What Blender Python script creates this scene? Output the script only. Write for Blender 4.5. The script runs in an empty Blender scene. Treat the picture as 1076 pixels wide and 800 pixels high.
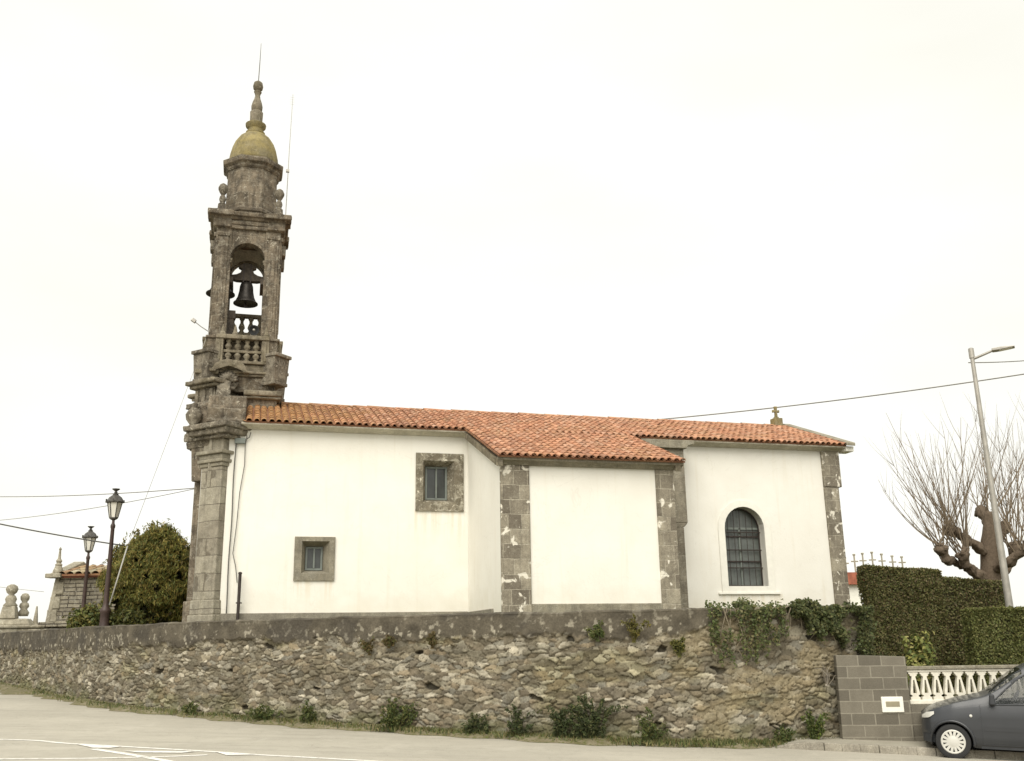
import bpy, bmesh, math, random
import numpy as np
from mathutils import Vector, Matrix, Euler
R = math.radians
sc = bpy.context.scene
col = sc.collection

# ------------------------------------------------------------------ camera
F, TH, RO = 1021.8, 0.260741, -0.0162212
EYE = np.array([0., 0., 1.75])
_f = np.array([0, math.cos(TH), math.sin(TH)]); _r = np.array([1., 0, 0]); _u = np.cross(_r, _f)
CR = math.cos(RO) * _r + math.sin(RO) * _u
CU = -math.sin(RO) * _r + math.cos(RO) * _u
cam = bpy.data.cameras.new('camera'); co = bpy.data.objects.new('camera', cam); col.objects.link(co)
M = Matrix(((CR[0], CU[0], -_f[0], 0), (CR[1], CU[1], -_f[1], 0), (CR[2], CU[2], -_f[2], 1.75), (0, 0, 0, 1)))
co.matrix_world = M
cam.sensor_fit = 'HORIZONTAL'; cam.sensor_width = 36; cam.lens = F / 1076 * 36
cam.clip_start = .1; cam.clip_end = 2000
sc.camera = co

# ------------------------------------------------------------------ light
SUN_EL, SUN_AZ = 47, 191          # azimuth measured clockwise from +Y: behind the camera, a little left
w = bpy.data.worlds.new('World'); sc.world = w; w.use_nodes = True
nt = w.node_tree; nt.nodes.clear()
sky = nt.nodes.new('ShaderNodeTexSky'); sky.sky_type = 'NISHITA'; sky.sun_disc = False
sky.sun_elevation = R(SUN_EL); sky.sun_rotation = R(SUN_AZ); sky.dust_density = 4; sky.air_density = 1
tc = nt.nodes.new('ShaderNodeTexCoord')
mp = nt.nodes.new('ShaderNodeMapping'); mp.inputs['Scale'].default_value = (1, 1, 2.6)
nz = nt.nodes.new('ShaderNodeTexNoise'); nz.inputs['Scale'].default_value = 2.2; nz.inputs['Detail'].default_value = 4; nz.inputs['Roughness'].default_value = .45
cr = nt.nodes.new('ShaderNodeValToRGB')
cr.color_ramp.elements[0].position = .3; cr.color_ramp.elements[0].color = (4.72, 4.62, 4.12, 1)
cr.color_ramp.elements[1].position = .7; cr.color_ramp.elements[1].color = (5.3, 5.25, 4.95, 1)
mx = nt.nodes.new('ShaderNodeMixRGB'); mx.inputs[0].default_value = .93
bg = nt.nodes.new('ShaderNodeBackground'); bg.inputs['Strength'].default_value = .10
wo = nt.nodes.new('ShaderNodeOutputWorld')
L = nt.links.new
L(tc.outputs['Generated'], mp.inputs['Vector']); L(mp.outputs[0], nz.inputs['Vector']); L(nz.outputs['Fac'], cr.inputs[0])
L(sky.outputs[0], mx.inputs[1]); L(cr.outputs[0], mx.inputs[2]); L(mx.outputs[0], bg.inputs['Color']); L(bg.outputs[0], wo.inputs[0])
sun = bpy.data.lights.new('sun', 'SUN'); sun.energy = 1.5; sun.angle = R(50); sun.color = (1, .96, .88)
so = bpy.data.objects.new('sun', sun); col.objects.link(so)
sd = Vector((math.sin(R(SUN_AZ)) * math.cos(R(SUN_EL)), math.cos(R(SUN_AZ)) * math.cos(R(SUN_EL)), math.sin(R(SUN_EL))))
so.rotation_euler = sd.to_track_quat('Z', 'Y').to_euler(); so.location = (0, -10, 40)
sc.view_settings.view_transform = 'Standard'; sc.view_settings.look = 'None'
sc.view_settings.exposure = 1.15; sc.view_settings.gamma = 1
sc.cycles.max_bounces = 6

# ------------------------------------------------------------------ helpers
def ray(x, y): return _f * F + CR * (x - 538) + CU * (400 - y)
def at(x, y, Y):
    """the place at depth Y seen in the photo's direction (x, y)"""
    d = ray(x, y); return Vector(EYE + d * (Y / d[1]))
SL = .035
def gz(X, Y=0): return -SL * X
def ground_at(x, y, dz=0):
    d = ray(x, y); n = np.array([SL, 0, 1.]); t = (dz - EYE @ n) / (d @ n); return Vector(EYE + d * t)

def tag(o, label=None, cat=None, group=None, kind=None):
    if label: o['label'] = label
    if cat: o['category'] = cat
    if group: o['group'] = group
    if kind: o['kind'] = kind
    return o
def empty(name, loc, label, cat, rz=0, group=None):
    o = bpy.data.objects.new(name, None); col.objects.link(o)
    o.location = loc; o.rotation_euler.z = rz; o.empty_display_size = .2
    return tag(o, label, cat, group)

class MB:
    def __init__(s): s.v = []; s.f = []; s.c = []; s.m = []; s.uc = False
    def add(s, vs, fs, c=None, T=None, mi=0):
        o = len(s.v)
        if T is not None: vs = [T @ Vector(p) for p in vs]
        s.v += [tuple(p) for p in vs]; s.f += [tuple(i + o for i in q) for q in fs]
        s.m += [mi] * len(fs)
        if c is not None: s.uc = True
        s.c += [c or (1, 1, 1)] * len(vs)
        return s
    def box(s, x0, x1, y0, y1, z0, z1, c=None, T=None, top=None):
        """top=(sx,sy): scale of the top about its middle"""
        a = [(x0, y0), (x1, y0), (x1, y1), (x0, y1)]; cx, cy = (x0 + x1) / 2, (y0 + y1) / 2
        k = top or (1, 1)
        vs = [(x, y, z0) for x, y in a] + [(cx + (x - cx) * k[0], cy + (y - cy) * k[1], z1) for x, y in a]
        return s.add(vs, [(3, 2, 1, 0), (4, 5, 6, 7), (0, 1, 5, 4), (1, 2, 6, 5), (2, 3, 7, 6), (3, 0, 4, 7)], c, T)
    def prism(s, pts, d0, d1, axis='y', c=None, T=None):
        """polygon pts (2D) extruded along an axis from d0 to d1; axis y: pts are (x,z); x: (y,z); z: (x,y)"""
        n = len(pts)
        def p3(p, d): return {'y': (p[0], d, p[1]), 'x': (d, p[0], p[1]), 'z': (p[0], p[1], d)}[axis]
        vs = [p3(p, d0) for p in pts] + [p3(p, d1) for p in pts]
        fs = [tuple(range(n))[::-1], tuple(range(n, 2 * n))] + [(i, (i + 1) % n, n + (i + 1) % n, n + i) for i in range(n)]
        return s.add(vs, fs, c, T)
    def lathe(s, prof, n=16, cx=0, cy=0, c=None, T=None, rot=0):
        vs = []; fs = []
        for r, z in prof:
            for k in range(n):
                a = 2 * math.pi * k / n + rot; vs.append((cx + r * math.cos(a), cy + r * math.sin(a), z))
        m = len(prof)
        for i in range(m - 1):
            for k in range(n):
                k2 = (k + 1) % n; fs.append((i * n + k, i * n + k2, (i + 1) * n + k2, (i + 1) * n + k))
        fs.append(tuple(range(n))[::-1]); fs.append(tuple((m - 1) * n + k for k in range(n)))
        return s.add(vs, fs, c, T)
    def tube(s, pts, rad, n=6, c=None, T=None, cap=True):
        pts = [Vector(p) for p in pts]
        if not hasattr(rad, '__len__'): rad = [rad] * len(pts)
        vs = []; fs = []
        up = None
        for i, p in enumerate(pts):
            d = (pts[min(i + 1, len(pts) - 1)] - pts[max(i - 1, 0)]).normalized()
            if up is None:
                up = d.orthogonal().normalized()
            up = (up - d * up.dot(d)).normalized(); b = d.cross(up)
            for k in range(n):
                a = 2 * math.pi * k / n; vs.append(p + (up * math.cos(a) + b * math.sin(a)) * rad[i])
        for i in range(len(pts) - 1):
            for k in range(n):
                k2 = (k + 1) % n; fs.append((i * n + k, i * n + k2, (i + 1) * n + k2, (i + 1) * n + k))
        if cap: fs += [tuple(range(n))[::-1], tuple((len(pts) - 1) * n + k for k in range(n))]
        return s.add(vs, fs, c, T)
    def quad(s, a, b, c_, d, c=None, T=None): return s.add([a, b, c_, d], [(0, 1, 2, 3)], c, T)
    def build(s, name, mat, parent=None, org=None, smooth=False, bevel=0, auto=None, seg=2, recalc=True):
        me = bpy.data.meshes.new(name)
        v = np.array(s.v, dtype=float)
        if org is not None: v = v - np.array(org)
        me.from_pydata([tuple(p) for p in v], [], s.f)
        for m in (mat if isinstance(mat, (list, tuple)) else [mat]): me.materials.append(m)
        if s.uc:
            a = me.color_attributes.new('Col', 'FLOAT_COLOR', 'POINT')
            cc = np.ones((len(s.v), 4), dtype=np.float32); cc[:, :3] = np.array(s.c); a.data.foreach_set('color', cc.ravel())
        if any(s.m): me.polygons.foreach_set('material_index', s.m)
        if smooth: me.polygons.foreach_set('use_smooth', [True] * len(me.polygons))
        if recalc:
            bm = bmesh.new(); bm.from_mesh(me); bmesh.ops.recalc_face_normals(bm, faces=bm.faces); bm.to_mesh(me); bm.free()
        me.update()
        o = bpy.data.objects.new(name, me); col.objects.link(o)
        if auto is not None:
            me.polygons.foreach_set('use_smooth', [True] * len(me.polygons)); me.set_sharp_from_angle(angle=R(auto))
        if parent is not None: o.parent = parent
        if bevel:
            b = o.modifiers.new('b', 'BEVEL'); b.width = bevel; b.segments = seg; b.limit_method = 'ANGLE'; b.angle_limit = R(40); b.use_clamp_overlap = True
        return o
def RZ(a, c=(0, 0, 0)): return Matrix.Translation(c) @ Matrix.Rotation(a, 4, 'Z') @ Matrix.Translation(-Vector(c))

def boolean_cut(o, cutters):
    """cut holes and store the result as the object's own mesh"""
    for c in cutters:
        m = o.modifiers.new('c', 'BOOLEAN'); m.object = c; m.operation = 'DIFFERENCE'; m.solver = 'EXACT'
    bpy.context.view_layer.update()
    dg = bpy.context.evaluated_depsgraph_get()
    me = bpy.data.meshes.new_from_object(o.evaluated_get(dg)); o.modifiers.clear(); o.data = me
    for c in cutters: bpy.data.objects.remove(c, do_unlink=True)

# value noise in numpy
def _h(ix, iy, seed):
    n = (ix * 374761393 + iy * 668265263 + seed * 974634777) & 0xffffffff
    n = ((n ^ (n >> 13)) * 1274126177) & 0xffffffff
    return ((n ^ (n >> 16)) & 0xffff) / 65535.
def vnoise(x, y, seed=0):
    ix = np.floor(x).astype(np.int64); iy = np.floor(y).astype(np.int64); fx = x - ix; fy = y - iy
    fx = fx * fx * (3 - 2 * fx); fy = fy * fy * (3 - 2 * fy)
    a = _h(ix, iy, seed); b = _h(ix + 1, iy, seed); c = _h(ix, iy + 1, seed); d = _h(ix + 1, iy + 1, seed)
    return (a * (1 - fx) + b * fx) * (1 - fy) + (c * (1 - fx) + d * fx) * fy
def fbm(x, y, seed=0, o=4):
    t = 0; a = .5
    for i in range(o): t = t + a * vnoise(x * 2 ** i, y * 2 ** i, seed + i); a *= .5
    return t

clouds = bpy.data.textures.new('erosion', 'CLOUDS'); clouds.noise_scale = .16; clouds.noise_depth = 3
def erode(o, k=.05, lv=4):
    m = o.modifiers.new('s', 'SUBSURF'); m.subdivision_type = 'SIMPLE'; m.levels = lv; m.render_levels = lv
    d = o.modifiers.new('d', 'DISPLACE'); d.texture = clouds; d.strength = k; d.mid_level = .5; d.texture_coords = 'LOCAL'; return o

# ------------------------------------------------------------------ materials
class NT:
    def __init__(s, name, rough=.85, spec=.3):
        s.mat = bpy.data.materials.new(name); s.mat.use_nodes = True; s.t = s.mat.node_tree
        s.b = s.t.nodes['Principled BSDF']; s.b.inputs['Roughness'].default_value = rough; s.b.inputs['Specular IOR Level'].default_value = spec
        s.obj = s.n('TexCoord').outputs['Object']
    def n(s, k, **kw):
        x = s.t.nodes.new('ShaderNode' + k)
        for a, b in kw.items(): setattr(x, a, b)
        return x
    def l(s, a, b): s.t.links.new(a, b)
    def noise(s, scale, detail=4, rough=.55, vec=None, dist=0):
        x = s.n('TexNoise'); x.inputs['Scale'].default_value = scale; x.inputs['Detail'].default_value = detail; x.inputs['Roughness'].default_value = rough; x.inputs['Distortion'].default_value = dist
        s.l(vec or s.obj, x.inputs['Vector']); return x.outputs['Fac']
    def ramp(s, fac, a, b, ca=(0, 0, 0), cb=(1, 1, 1)):
        x = s.n('ValToRGB'); e = x.color_ramp.elements; e[0].position = a; e[1].position = b; e[0].color = (*ca, 1); e[1].color = (*cb, 1)
        s.l(fac, x.inputs[0]); return x.outputs[0]
    def mix(s, fac, a, b, mode='MIX'):
        x = s.n('MixRGB', blend_type=mode)
        for i, q in enumerate((fac, a, b)):
            if hasattr(q, 'is_linked') or hasattr(q, 'node'): s.l(q, x.inputs[i])
            elif i == 0: x.inputs[0].default_value = q
            else: x.inputs[i].default_value = (*q, 1)
        return x.outputs[0]
    def math(s, op, a, b=0):
        x = s.n('Math', operation=op)
        for i, q in enumerate((a, b)):
            if hasattr(q, 'node'): s.l(q, x.inputs[i])
            else: x.inputs[i].default_value = q
        return x.outputs[0]
    def attr(s): 
        x = s.n('Attribute'); x.attribute_name = 'Col'; return x.outputs['Color']
    def sep(s, v=None):
        x = s.n('SeparateXYZ'); s.l(v or s.obj, x.inputs[0]); return x.outputs
    def bump(s, h, strength=.4, dist=.02, prev=None):
        x = s.n('Bump'); x.inputs['Strength'].default_value = strength; x.inputs['Distance'].default_value = dist
        s.l(h, x.inputs['Height'])
        if prev: s.l(prev, x.inputs['Normal'])
        s.l(x.outputs[0], s.b.inputs['Normal']); return x.outputs[0]
    def out(s, c):
        if hasattr(c, 'node'): s.l(c, s.b.inputs['Base Color'])
        else: s.b.inputs['Base Color'].default_value = (*c, 1)
        return s.mat

def flat(name, c, rough=.6, metal=0, spec=.4, vary=.15, sc_=6, bump=0):
    m = NT(name, rough, spec); m.b.inputs['Metallic'].default_value = metal
    n = m.noise(sc_, 5)
    k = m.ramp(n, .3, .7, tuple(x * (1 - vary) for x in c), tuple(min(1, x * (1 + vary)) for x in c))
    if bump: m.bump(m.noise(sc_ * 6, 5), bump, .01)
    return m.out(k)

def stone(name, c1, c2, mortar, bw=.6, bh=.32, dark=(.07, .06, .05), damt=.55, lich=(.5, .48, .4), lamt=.3, yellow=0, paint=0, mort=.012, seedv=0, bricks=True):
    m = NT(name, .92, .2)
    x, y, z = m.sep()
    cb = m.n('CombineXYZ'); m.l(m.math('ADD', m.math('ADD', x, y), seedv), cb.inputs[0]); m.l(z, cb.inputs[1])
    # wobble the joints a little
    wn = m.n('TexNoise'); wn.inputs['Scale'].default_value = 2.3; m.l(m.obj, wn.inputs['Vector'])
    wa = m.n('VectorMath', operation='MULTIPLY_ADD'); wa.inputs[1].default_value = (.06, .06, 0); m.l(wn.outputs['Color'], wa.inputs[0]); m.l(cb.outputs[0], wa.inputs[2])
    br = m.n('TexBrick'); br.inputs['Scale'].default_value = 1; br.inputs['Brick Width'].default_value = bw; br.inputs['Row Height'].default_value = bh
    br.inputs['Mortar Size'].default_value = mort; br.inputs['Mortar Smooth'].default_value = .35; br.inputs['Bias'].default_value = -.1
    br.inputs['Color1'].default_value = (*c1, 1); br.inputs['Color2'].default_value = (*c2, 1); br.inputs['Mortar'].default_value = (*mortar, 1)
    br.offset = .43; br.squash = .8; br.squash_frequency = 3
    m.l(wa.outputs[0], br.inputs['Vector'])
    base = br.outputs['Color'] if bricks else m.ramp(m.noise(1.4, 4), .35, .65, c1, c2)
    base = m.mix(m.ramp(m.noise(3.1, 7, .65), .42, .68), base, m.mix(damt, base, dark))
    base = m.mix(m.ramp(m.noise(9, 6, .7, dist=.6), .5, .75), base, m.mix(damt * .9, base, dark))
    smp = m.n('Mapping'); smp.inputs['Scale'].default_value = (4.5, 4.5, .55); m.l(m.obj, smp.inputs[0])
    base = m.mix(m.math('MULTIPLY', m.ramp(m.noise(1.5, 6, .65, smp.outputs[0]), .48, .66), damt * .8), base, dark)
    base = m.mix(m.math('MULTIPLY', m.ramp(m.noise(4.5, 7, .75, dist=.8), .5, .62), lamt * .7), base, tuple(q * .8 for q in lich))
    base = m.mix(1, base, m.ramp(m.noise(45, 5, .7), .25, .75, (.62, .62, .62), (1.3, 1.3, 1.3)), 'MULTIPLY')
    base = m.mix(m.math('MULTIPLY', m.ramp(m.noise(8, 6, .75, dist=1.2), .58, .64), lamt * 1.3), base, lich)
    if yellow:
        base = m.mix(m.math('MULTIPLY', m.ramp(m.noise(2.6, 6, .7), .4, .6), yellow), base, (.35, .275, .085))
    if paint:
        pn = m.math('ADD', m.noise(3.4, 3, .5, dist=.7), m.math('MULTIPLY', m.noise(16, 3), .09))
        base = m.mix(m.ramp(pn, paint - .01, paint + .03), base, (.70, .66, .56))
    h = m.math('ADD', m.math('MULTIPLY', m.noise(28, 6, .7), .5), m.math('MULTIPLY', m.noise(6, 4), .8))
    if bricks: h = m.math('SUBTRACT', h, m.math('MULTIPLY', br.outputs['Fac'], .8))
    m.bump(h, .55, .03)
    return m.out(base)

M_ = {}
M_['stone'] = stone('tower_granite', (.235, .192, .138), (.14, .114, .08), (.29, .25, .185), .55, .36, dark=(.038, .032, .025), damt=.82, lich=(.46, .42, .335), lamt=.55, mort=.01)
M_['stone_carved'] = stone('carved_granite', (.26, .225, .168), (.15, .128, .097), (.2, .2, .2), dark=(.04, .034, .026), damt=.78, lich=(.48, .44, .35), lamt=.6, bricks=False)
M_['stone_moss'] = stone('mossy_granite', (.265, .23, .172), (.165, .14, .105), (.2, .2, .2), dark=(.05, .045, .03), damt=.65, lich=(.42, .38, .28), lamt=.4, yellow=.07, bricks=False)
M_['dome'] = stone('dome_stone', (.30, .25, .13), (.21, .18, .105), (.1, .09, .05), .5, .3, dark=(.10, .085, .05), damt=.7, lich=(.33, .29, .20), lamt=.5, yellow=.35, bricks=False)
M_['ashlar'] = stone('pale_ashlar', (.36, .33, .255), (.265, .235, .18), (.16, .14, .105), .62, .42, dark=(.12, .105, .08), damt=.5, lamt=.2)
M_['quoin'] = stone('quoin_granite', (.37, .33, .25), (.15, .128, .098), (.43, .39, .305), .42, .34, dark=(.10, .085, .065), damt=.5, lich=(.5, .46, .36), lamt=.4, paint=.655)
M_['quoin_dark'] = stone('buttress_granite', (.28, .25, .19), (.19, .165, .125), (.27, .24, .18), .5, .34, dark=(.09, .08, .06), damt=.5, lamt=.3, paint=.72)
M_['cornice'] = stone('cornice_stone', (.33, .30, .225), (.24, .215, .16), (.2, .2, .2), dark=(.10, .09, .07), damt=.5, lamt=.3, bricks=False)
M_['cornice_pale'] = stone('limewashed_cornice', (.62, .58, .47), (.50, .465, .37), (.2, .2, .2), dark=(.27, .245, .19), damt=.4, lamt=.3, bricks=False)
M_['frame_stone'] = stone('window_granite', (.26, .23, .17), (.17, .145, .105), (.2, .2, .2), dark=(.09, .08, .055), damt=.6, lich=(.66, .62, .5), lamt=.8, bricks=False)
M_['plinth'] = stone('plinth_cement', (.30, .275, .215), (.23, .21, .17), (.2, .2, .2), dark=(.11, .10, .08), damt=.4, lamt=.15, bricks=False)
M_['slate'] = stone('rough_slab_masonry', (.33, .295, .22), (.21, .185, .14), (.06, .05, .04), .5, .13, dark=(.08, .07, .05), damt=.55, lamt=.4, mort=.02)
M_['grave'] = stone('grave_granite', (.40, .365, .28), (.28, .25, .185), (.2, .2, .2), dark=(.13, .115, .085), damt=.5, lich=(.62, .59, .47), lamt=.5, bricks=False)

def white_wall():
    m = NT('white_plaster', .9, .2)
    n = m.noise(1.1, 5, .6)
    c = m.ramp(n, .3, .7, (.76, .735, .66), (.81, .79, .72))
    x, y, z = m.sep()
    mp = m.n('Mapping'); mp.inputs['Scale'].default_value = (3.5, 3.5, .22); m.l(m.obj, mp.inputs[0])
    st = m.ramp(m.noise(1.6, 5, .6, mp.outputs[0]), .56, .8)
    c = m.mix(m.math('MULTIPLY', st, .26), c, (.60, .53, .38))
    for u0_, u1_, zt_, zb_ in ((4.7, 6.05, 2.85, 1.9), (1.7, 2.7, 1.07, .45), (13.3, 15.2, .68, .2)):
        iu = m.math('MULTIPLY', m.math('GREATER_THAN', x, u0_), m.math('LESS_THAN', x, u1_))
        fade = m.math('LESS_THAN', z, zt_)
        mr = m.n('MapRange'); mr.inputs['From Min'].default_value = zb_; mr.inputs['From Max'].default_value = zt_; m.l(z, mr.inputs['Value'])
        sv = m.math('MULTIPLY', m.math('MULTIPLY', iu, fade), m.math('MULTIPLY', mr.outputs[0], m.ramp(m.noise(2.6, 4, .6, mp.outputs[0]), .45, .62)))
        c = m.mix(m.math('MULTIPLY', sv, .4), c, (.58, .47, .28))
    ck = m.math('ABSOLUTE', m.math('SUBTRACT', m.noise(.55, 6, .6, dist=1.0), .5)); c = m.mix(m.math('MULTIPLY', m.ramp(ck, 0, .0022, (1, 1, 1), (0, 0, 0)), .16), c, (.45, .42, .35))
    # splash dirt near the foot, height measured on the wall
    zz = m.math('ADD', z, m.math('MULTIPLY', m.noise(2.2, 4), 1.0))
    c = m.mix(m.math('MULTIPLY', m.ramp(m.math('SUBTRACT', zz, .35), .25, 1.1, (1, 1, 1), (0, 0, 0)), .25), c, (.58, .52, .38))
    m.bump(m.noise(18, 5, .6), .12, .02)
    return m.out(c)
M_['white'] = white_wall()
M_['white_trim'] = flat('white_trim', (.78, .76, .68), .8, vary=.05)

def tiles():
    m = NT('terracotta_tiles', .85, .25)
    c = m.attr()
    c = m.mix(m.ramp(m.noise(7, 5, .65), .5, .72), c, m.mix(.55, c, (.23, .15, .09)))
    c = m.mix(m.math('MULTIPLY', m.ramp(m.noise(1.3, 5, .7), .5, .68), .35), c, (.36, .24, .11))
    c = m.mix(m.math('MULTIPLY', m.ramp(m.noise(13, 5, .7), .6, .7), .22), c, (.42, .34, .24))
    m.bump(m.noise(40, 4), .2, .01)
    return m.out(c)
M_['tiles'] = tiles()

def colmat(name, rough=.9, vary=.25, spec=.2, sc_=30, trans=0, bump=.2):
    m = NT(name, rough, spec)
    c = m.mix(1, m.attr(), m.ramp(m.noise(sc_, 5, .7), .25, .75, (1 - vary,) * 3, (1 + vary,) * 3), 'MULTIPLY')
    if bump: m.bump(m.noise(sc_ * 2, 5), bump, .01)
    return m.out(c)
M_['rubble'] = colmat('rubble_stone', .95, .35, .15, 26, bump=.5)
M_['leaf'] = colmat('foliage', .6, .2, .3, 3, bump=0)
_l = M_['leaf'].node_tree; _b = _l.nodes['Principled BSDF']
_tr = _l.nodes.new('ShaderNodeBsdfTranslucent'); _mxs = _l.nodes.new('ShaderNodeMixShader'); _mxs.inputs[0].default_value = .3
_l.links.new(_b.inputs['Base Color'].links[0].from_socket, _tr.inputs[0])
_l.links.new(_b.outputs[0], _mxs.inputs[1]); _l.links.new(_tr.outputs[0], _mxs.inputs[2]); _l.links.new(_mxs.outputs[0], _l.nodes['Material Output'].inputs[0])
M_['bark'] = colmat('bark', .95, .35, .1, 18, bump=.7)
M_['iron'] = flat('dark_iron', (.045, .035, .03), .55, .3, vary=.3)
M_['lamp_paint'] = flat('lamp_brown_paint', (.055, .034, .028), .5, .1, vary=.25)
M_['lamp_dark'] = flat('lantern_dark_metal', (.09, .085, .075), .5, .4, vary=.3, sc_=20)
M_['bronze'] = flat('bell_bronze', (.05, .045, .04), .5, .7, vary=.35, sc_=9)
M_['wood'] = flat('weathered_yoke_wood', (.085, .07, .055), .85, vary=.35, sc_=12)
M_['galv'] = flat('galvanised_steel', (.36, .34, .30), .45, .5, vary=.15)
M_['black'] = flat('black_rubber', (.018, .018, .018), .75, vary=.3)
M_['cable'] = flat('cable_black', (.10, .095, .085), .7)
M_['cable_pale'] = flat('cable_pale', (.42, .41, .37), .7)
M_['wire'] = flat('overhead_wire', (.20, .19, .17), .7)
M_['milk'] = flat('milky_lamp_glass', (.72, .70, .62), .3, spec=.5, vary=.08, sc_=4)
def glass(name, c, rough=.08):
    m = NT(name, rough, .6); return m.out(m.ramp(m.noise(2.2, 3), .3, .7, tuple(x * .7 for x in c), tuple(x * 1.3 for x in c)))
M_['pane'] = glass('window_glass', (.05, .055, .052), .15)
M_['leaded'] = glass('arched_window_glass', (.10, .11, .10), .25)
M_['sash'] = flat('grey_green_sash', (.17, .19, .17), .6)

# ------------------------------------------------------------------ ground, road, churchyard
# line of the foot of the churchyard wall, seen from above
WL = [(-40, 66), (-33, 56), (-26, 45.5), (-21, 38.8), (-16.8, 33), (-13.4, 28.7), (-10.4, 25.1), (-8.2, 23.1), (-6.24, 21.8), (-4.68, 20.85), (-2.7, 19.85), (-.69, 19.1), (1.2, 18.5), (2.8, 18.25), (4.4, 18.5), (5.8, 18.95), (6.75, 19.3)]
def smooth_line(P, step):
    P = np.array(P, float); out = []
    Q = np.vstack([2 * P[0] - P[1], P, 2 * P[-1] - P[-2]])
    for i in range(1, len(Q) - 2):
        for t in np.linspace(0, 1, 30, endpoint=False):
            a, b, c, d = Q[i - 1], Q[i], Q[i + 1], Q[i + 2]
            out.append(.5 * (2 * b + (c - a) * t + (2 * a - 5 * b + 4 * c - d) * t * t + (3 * b - a - 3 * c + d) * t ** 3))
    out.append(P[-1]); out = np.array(out)
    s = np.r_[0, np.cumsum(np.linalg.norm(np.diff(out, axis=0), axis=1))]
    S = np.arange(0, s[-1], step)
    return np.c_[np.interp(S, s, out[:, 0]), np.interp(S, s, out[:, 1])], S
def offs(P, d):
    t = np.gradient(P, axis=0); t /= np.linalg.norm(t, axis=1)[:, None]
    return P + np.c_[t[:, 1], -t[:, 0]] * d          # positive: towards the road

def mat_ground():
    m = NT('earth_and_grass', .95, .1)
    c = m.ramp(m.noise(.6, 8, .7), .35, .65, (.07, .085, .03), (.14, .12, .06))
    m.bump(m.noise(6, 6), .5, .05); return m.out(c)
def mat_road():
    m = NT('worn_pale_asphalt', .92, .2)
    x, y, z = m.sep()
    c = m.ramp(m.noise(.35, 5, .6), .3, .7, (.36, .335, .275), (.43, .40, .33))
    c = m.mix(m.math('MULTIPLY', m.ramp(m.noise(2.5, 6, .7), .45, .7), .35), c, (.31, .29, .24))
    c = m.mix(1, c, m.ramp(m.noise(90, 4, .8), .3, .7, (.86, .86, .86), (1.12, 1.12, 1.12)), 'MULTIPLY')
    mp = m.n('Mapping'); mp.inputs['Scale'].default_value = (.12, 1.6, 1); mp.inputs['Rotation'].default_value = (0, 0, .28); m.l(m.obj, mp.inputs[0])
    c = m.mix(m.math('MULTIPLY', m.ramp(m.noise(1.2, 5, .6, mp.outputs[0]), .5, .72), .3), c, (.20, .19, .16))
    ck = m.noise(.9, 7, .65, dist=1.5); ck2 = m.math('ABSOLUTE', m.math('SUBTRACT', ck, .5))
    c = m.mix(m.math('MULTIPLY', m.ramp(ck2, .0, .004, (1, 1, 1), (0, 0, 0)), .45), c, (.09, .085, .07))
    c = m.mix(m.math('MULTIPLY', m.ramp(m.noise(.9, 6, .7, dist=.8), .56, .62), .35), c, (.47, .44, .37))
    c = m.mix(m.math('MULTIPLY', m.ramp(m.noise(26, 3, .8), .66, .72), .55), c, (.16, .145, .12))
    m.bump(m.noise(120, 3), .35, .008); return m.out(c)
M_['ground'] = mat_ground(); M_['road'] = mat_road()
g = MB()
for i in range(40):
    x0 = -600 + i * 30; g.quad((x0, -200, gz(max(-60, min(60, x0))) - .30), (x0 + 30, -200, gz(max(-60, min(60, x0 + 30))) - .30), (x0 + 30, 900, gz(max(-60, min(60, x0 + 30))) - .30), (x0, 900, gz(max(-60, min(60, x0))) - .30))
tag(g.build('ground', M_['ground']), kind='structure')
# road: from in front of the camera to the wall foot
WP, WS = smooth_line(WL, .5)
g = MB()
fp = offs(WP, .02)
for i in range(len(fp) - 1):
    a, b = fp[i], fp[i + 1]
    g.quad((a[0], a[1] - 60, gz(a[0])), (b[0], b[1] - 60, gz(b[0])), (b[0], b[1], gz(b[0])), (a[0], a[1], gz(a[0])))
e0 = fp[-1]
g.quad((e0[0], e0[1] - 60, gz(e0[0])), (60, -45, gz(60)), (60, 12, gz(60)), (e0[0], e0[1], gz(e0[0])))
tag(g.build('road', M_['road']), kind='structure')

def strip(name, P, d0, d1, dz0, dz1, mat, th=.0):
    a = offs(P, d0); b = offs(P, d1); g = MB()
    for i in range(len(P) - 1):
        g.quad((*b[i], gz(b[i][0]) + dz1), (*b[i + 1], gz(b[i + 1][0]) + dz1), (*a[i + 1], gz(a[i + 1][0]) + dz0), (*a[i], gz(a[i][0]) + dz0))
    return g.build(name, mat)
def mat_verge():
    m = NT('verge_earth', .95, .1)
    c = m.ramp(m.noise(3.5, 7, .7), .35, .65, (.22, .19, .13), (.13, .115, .06))
    c = m.mix(m.ramp(m.noise(14, 5, .7), .5, .62), c, (.10, .11, .035)); m.bump(m.noise(20, 5), .6, .03); return m.out(c)
M_['verge'] = mat_verge()
VP_, VS_ = smooth_line(WL, .12)
vo = np.array([.30 + .16 * math.sin(s * 1.7) * math.sin(s * .61) + .1 * math.sin(s * 5.3) + max(0, (s - VS_[-1] + 7) * .02) + (.5 if s < VS_[-1] - 24 else 0) for s in VS_])
tv = np.gradient(VP_, axis=0); tv /= np.linalg.norm(tv, axis=1)[:, None]; nv = np.c_[tv[:, 1], -tv[:, 0]]
g = MB()
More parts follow.
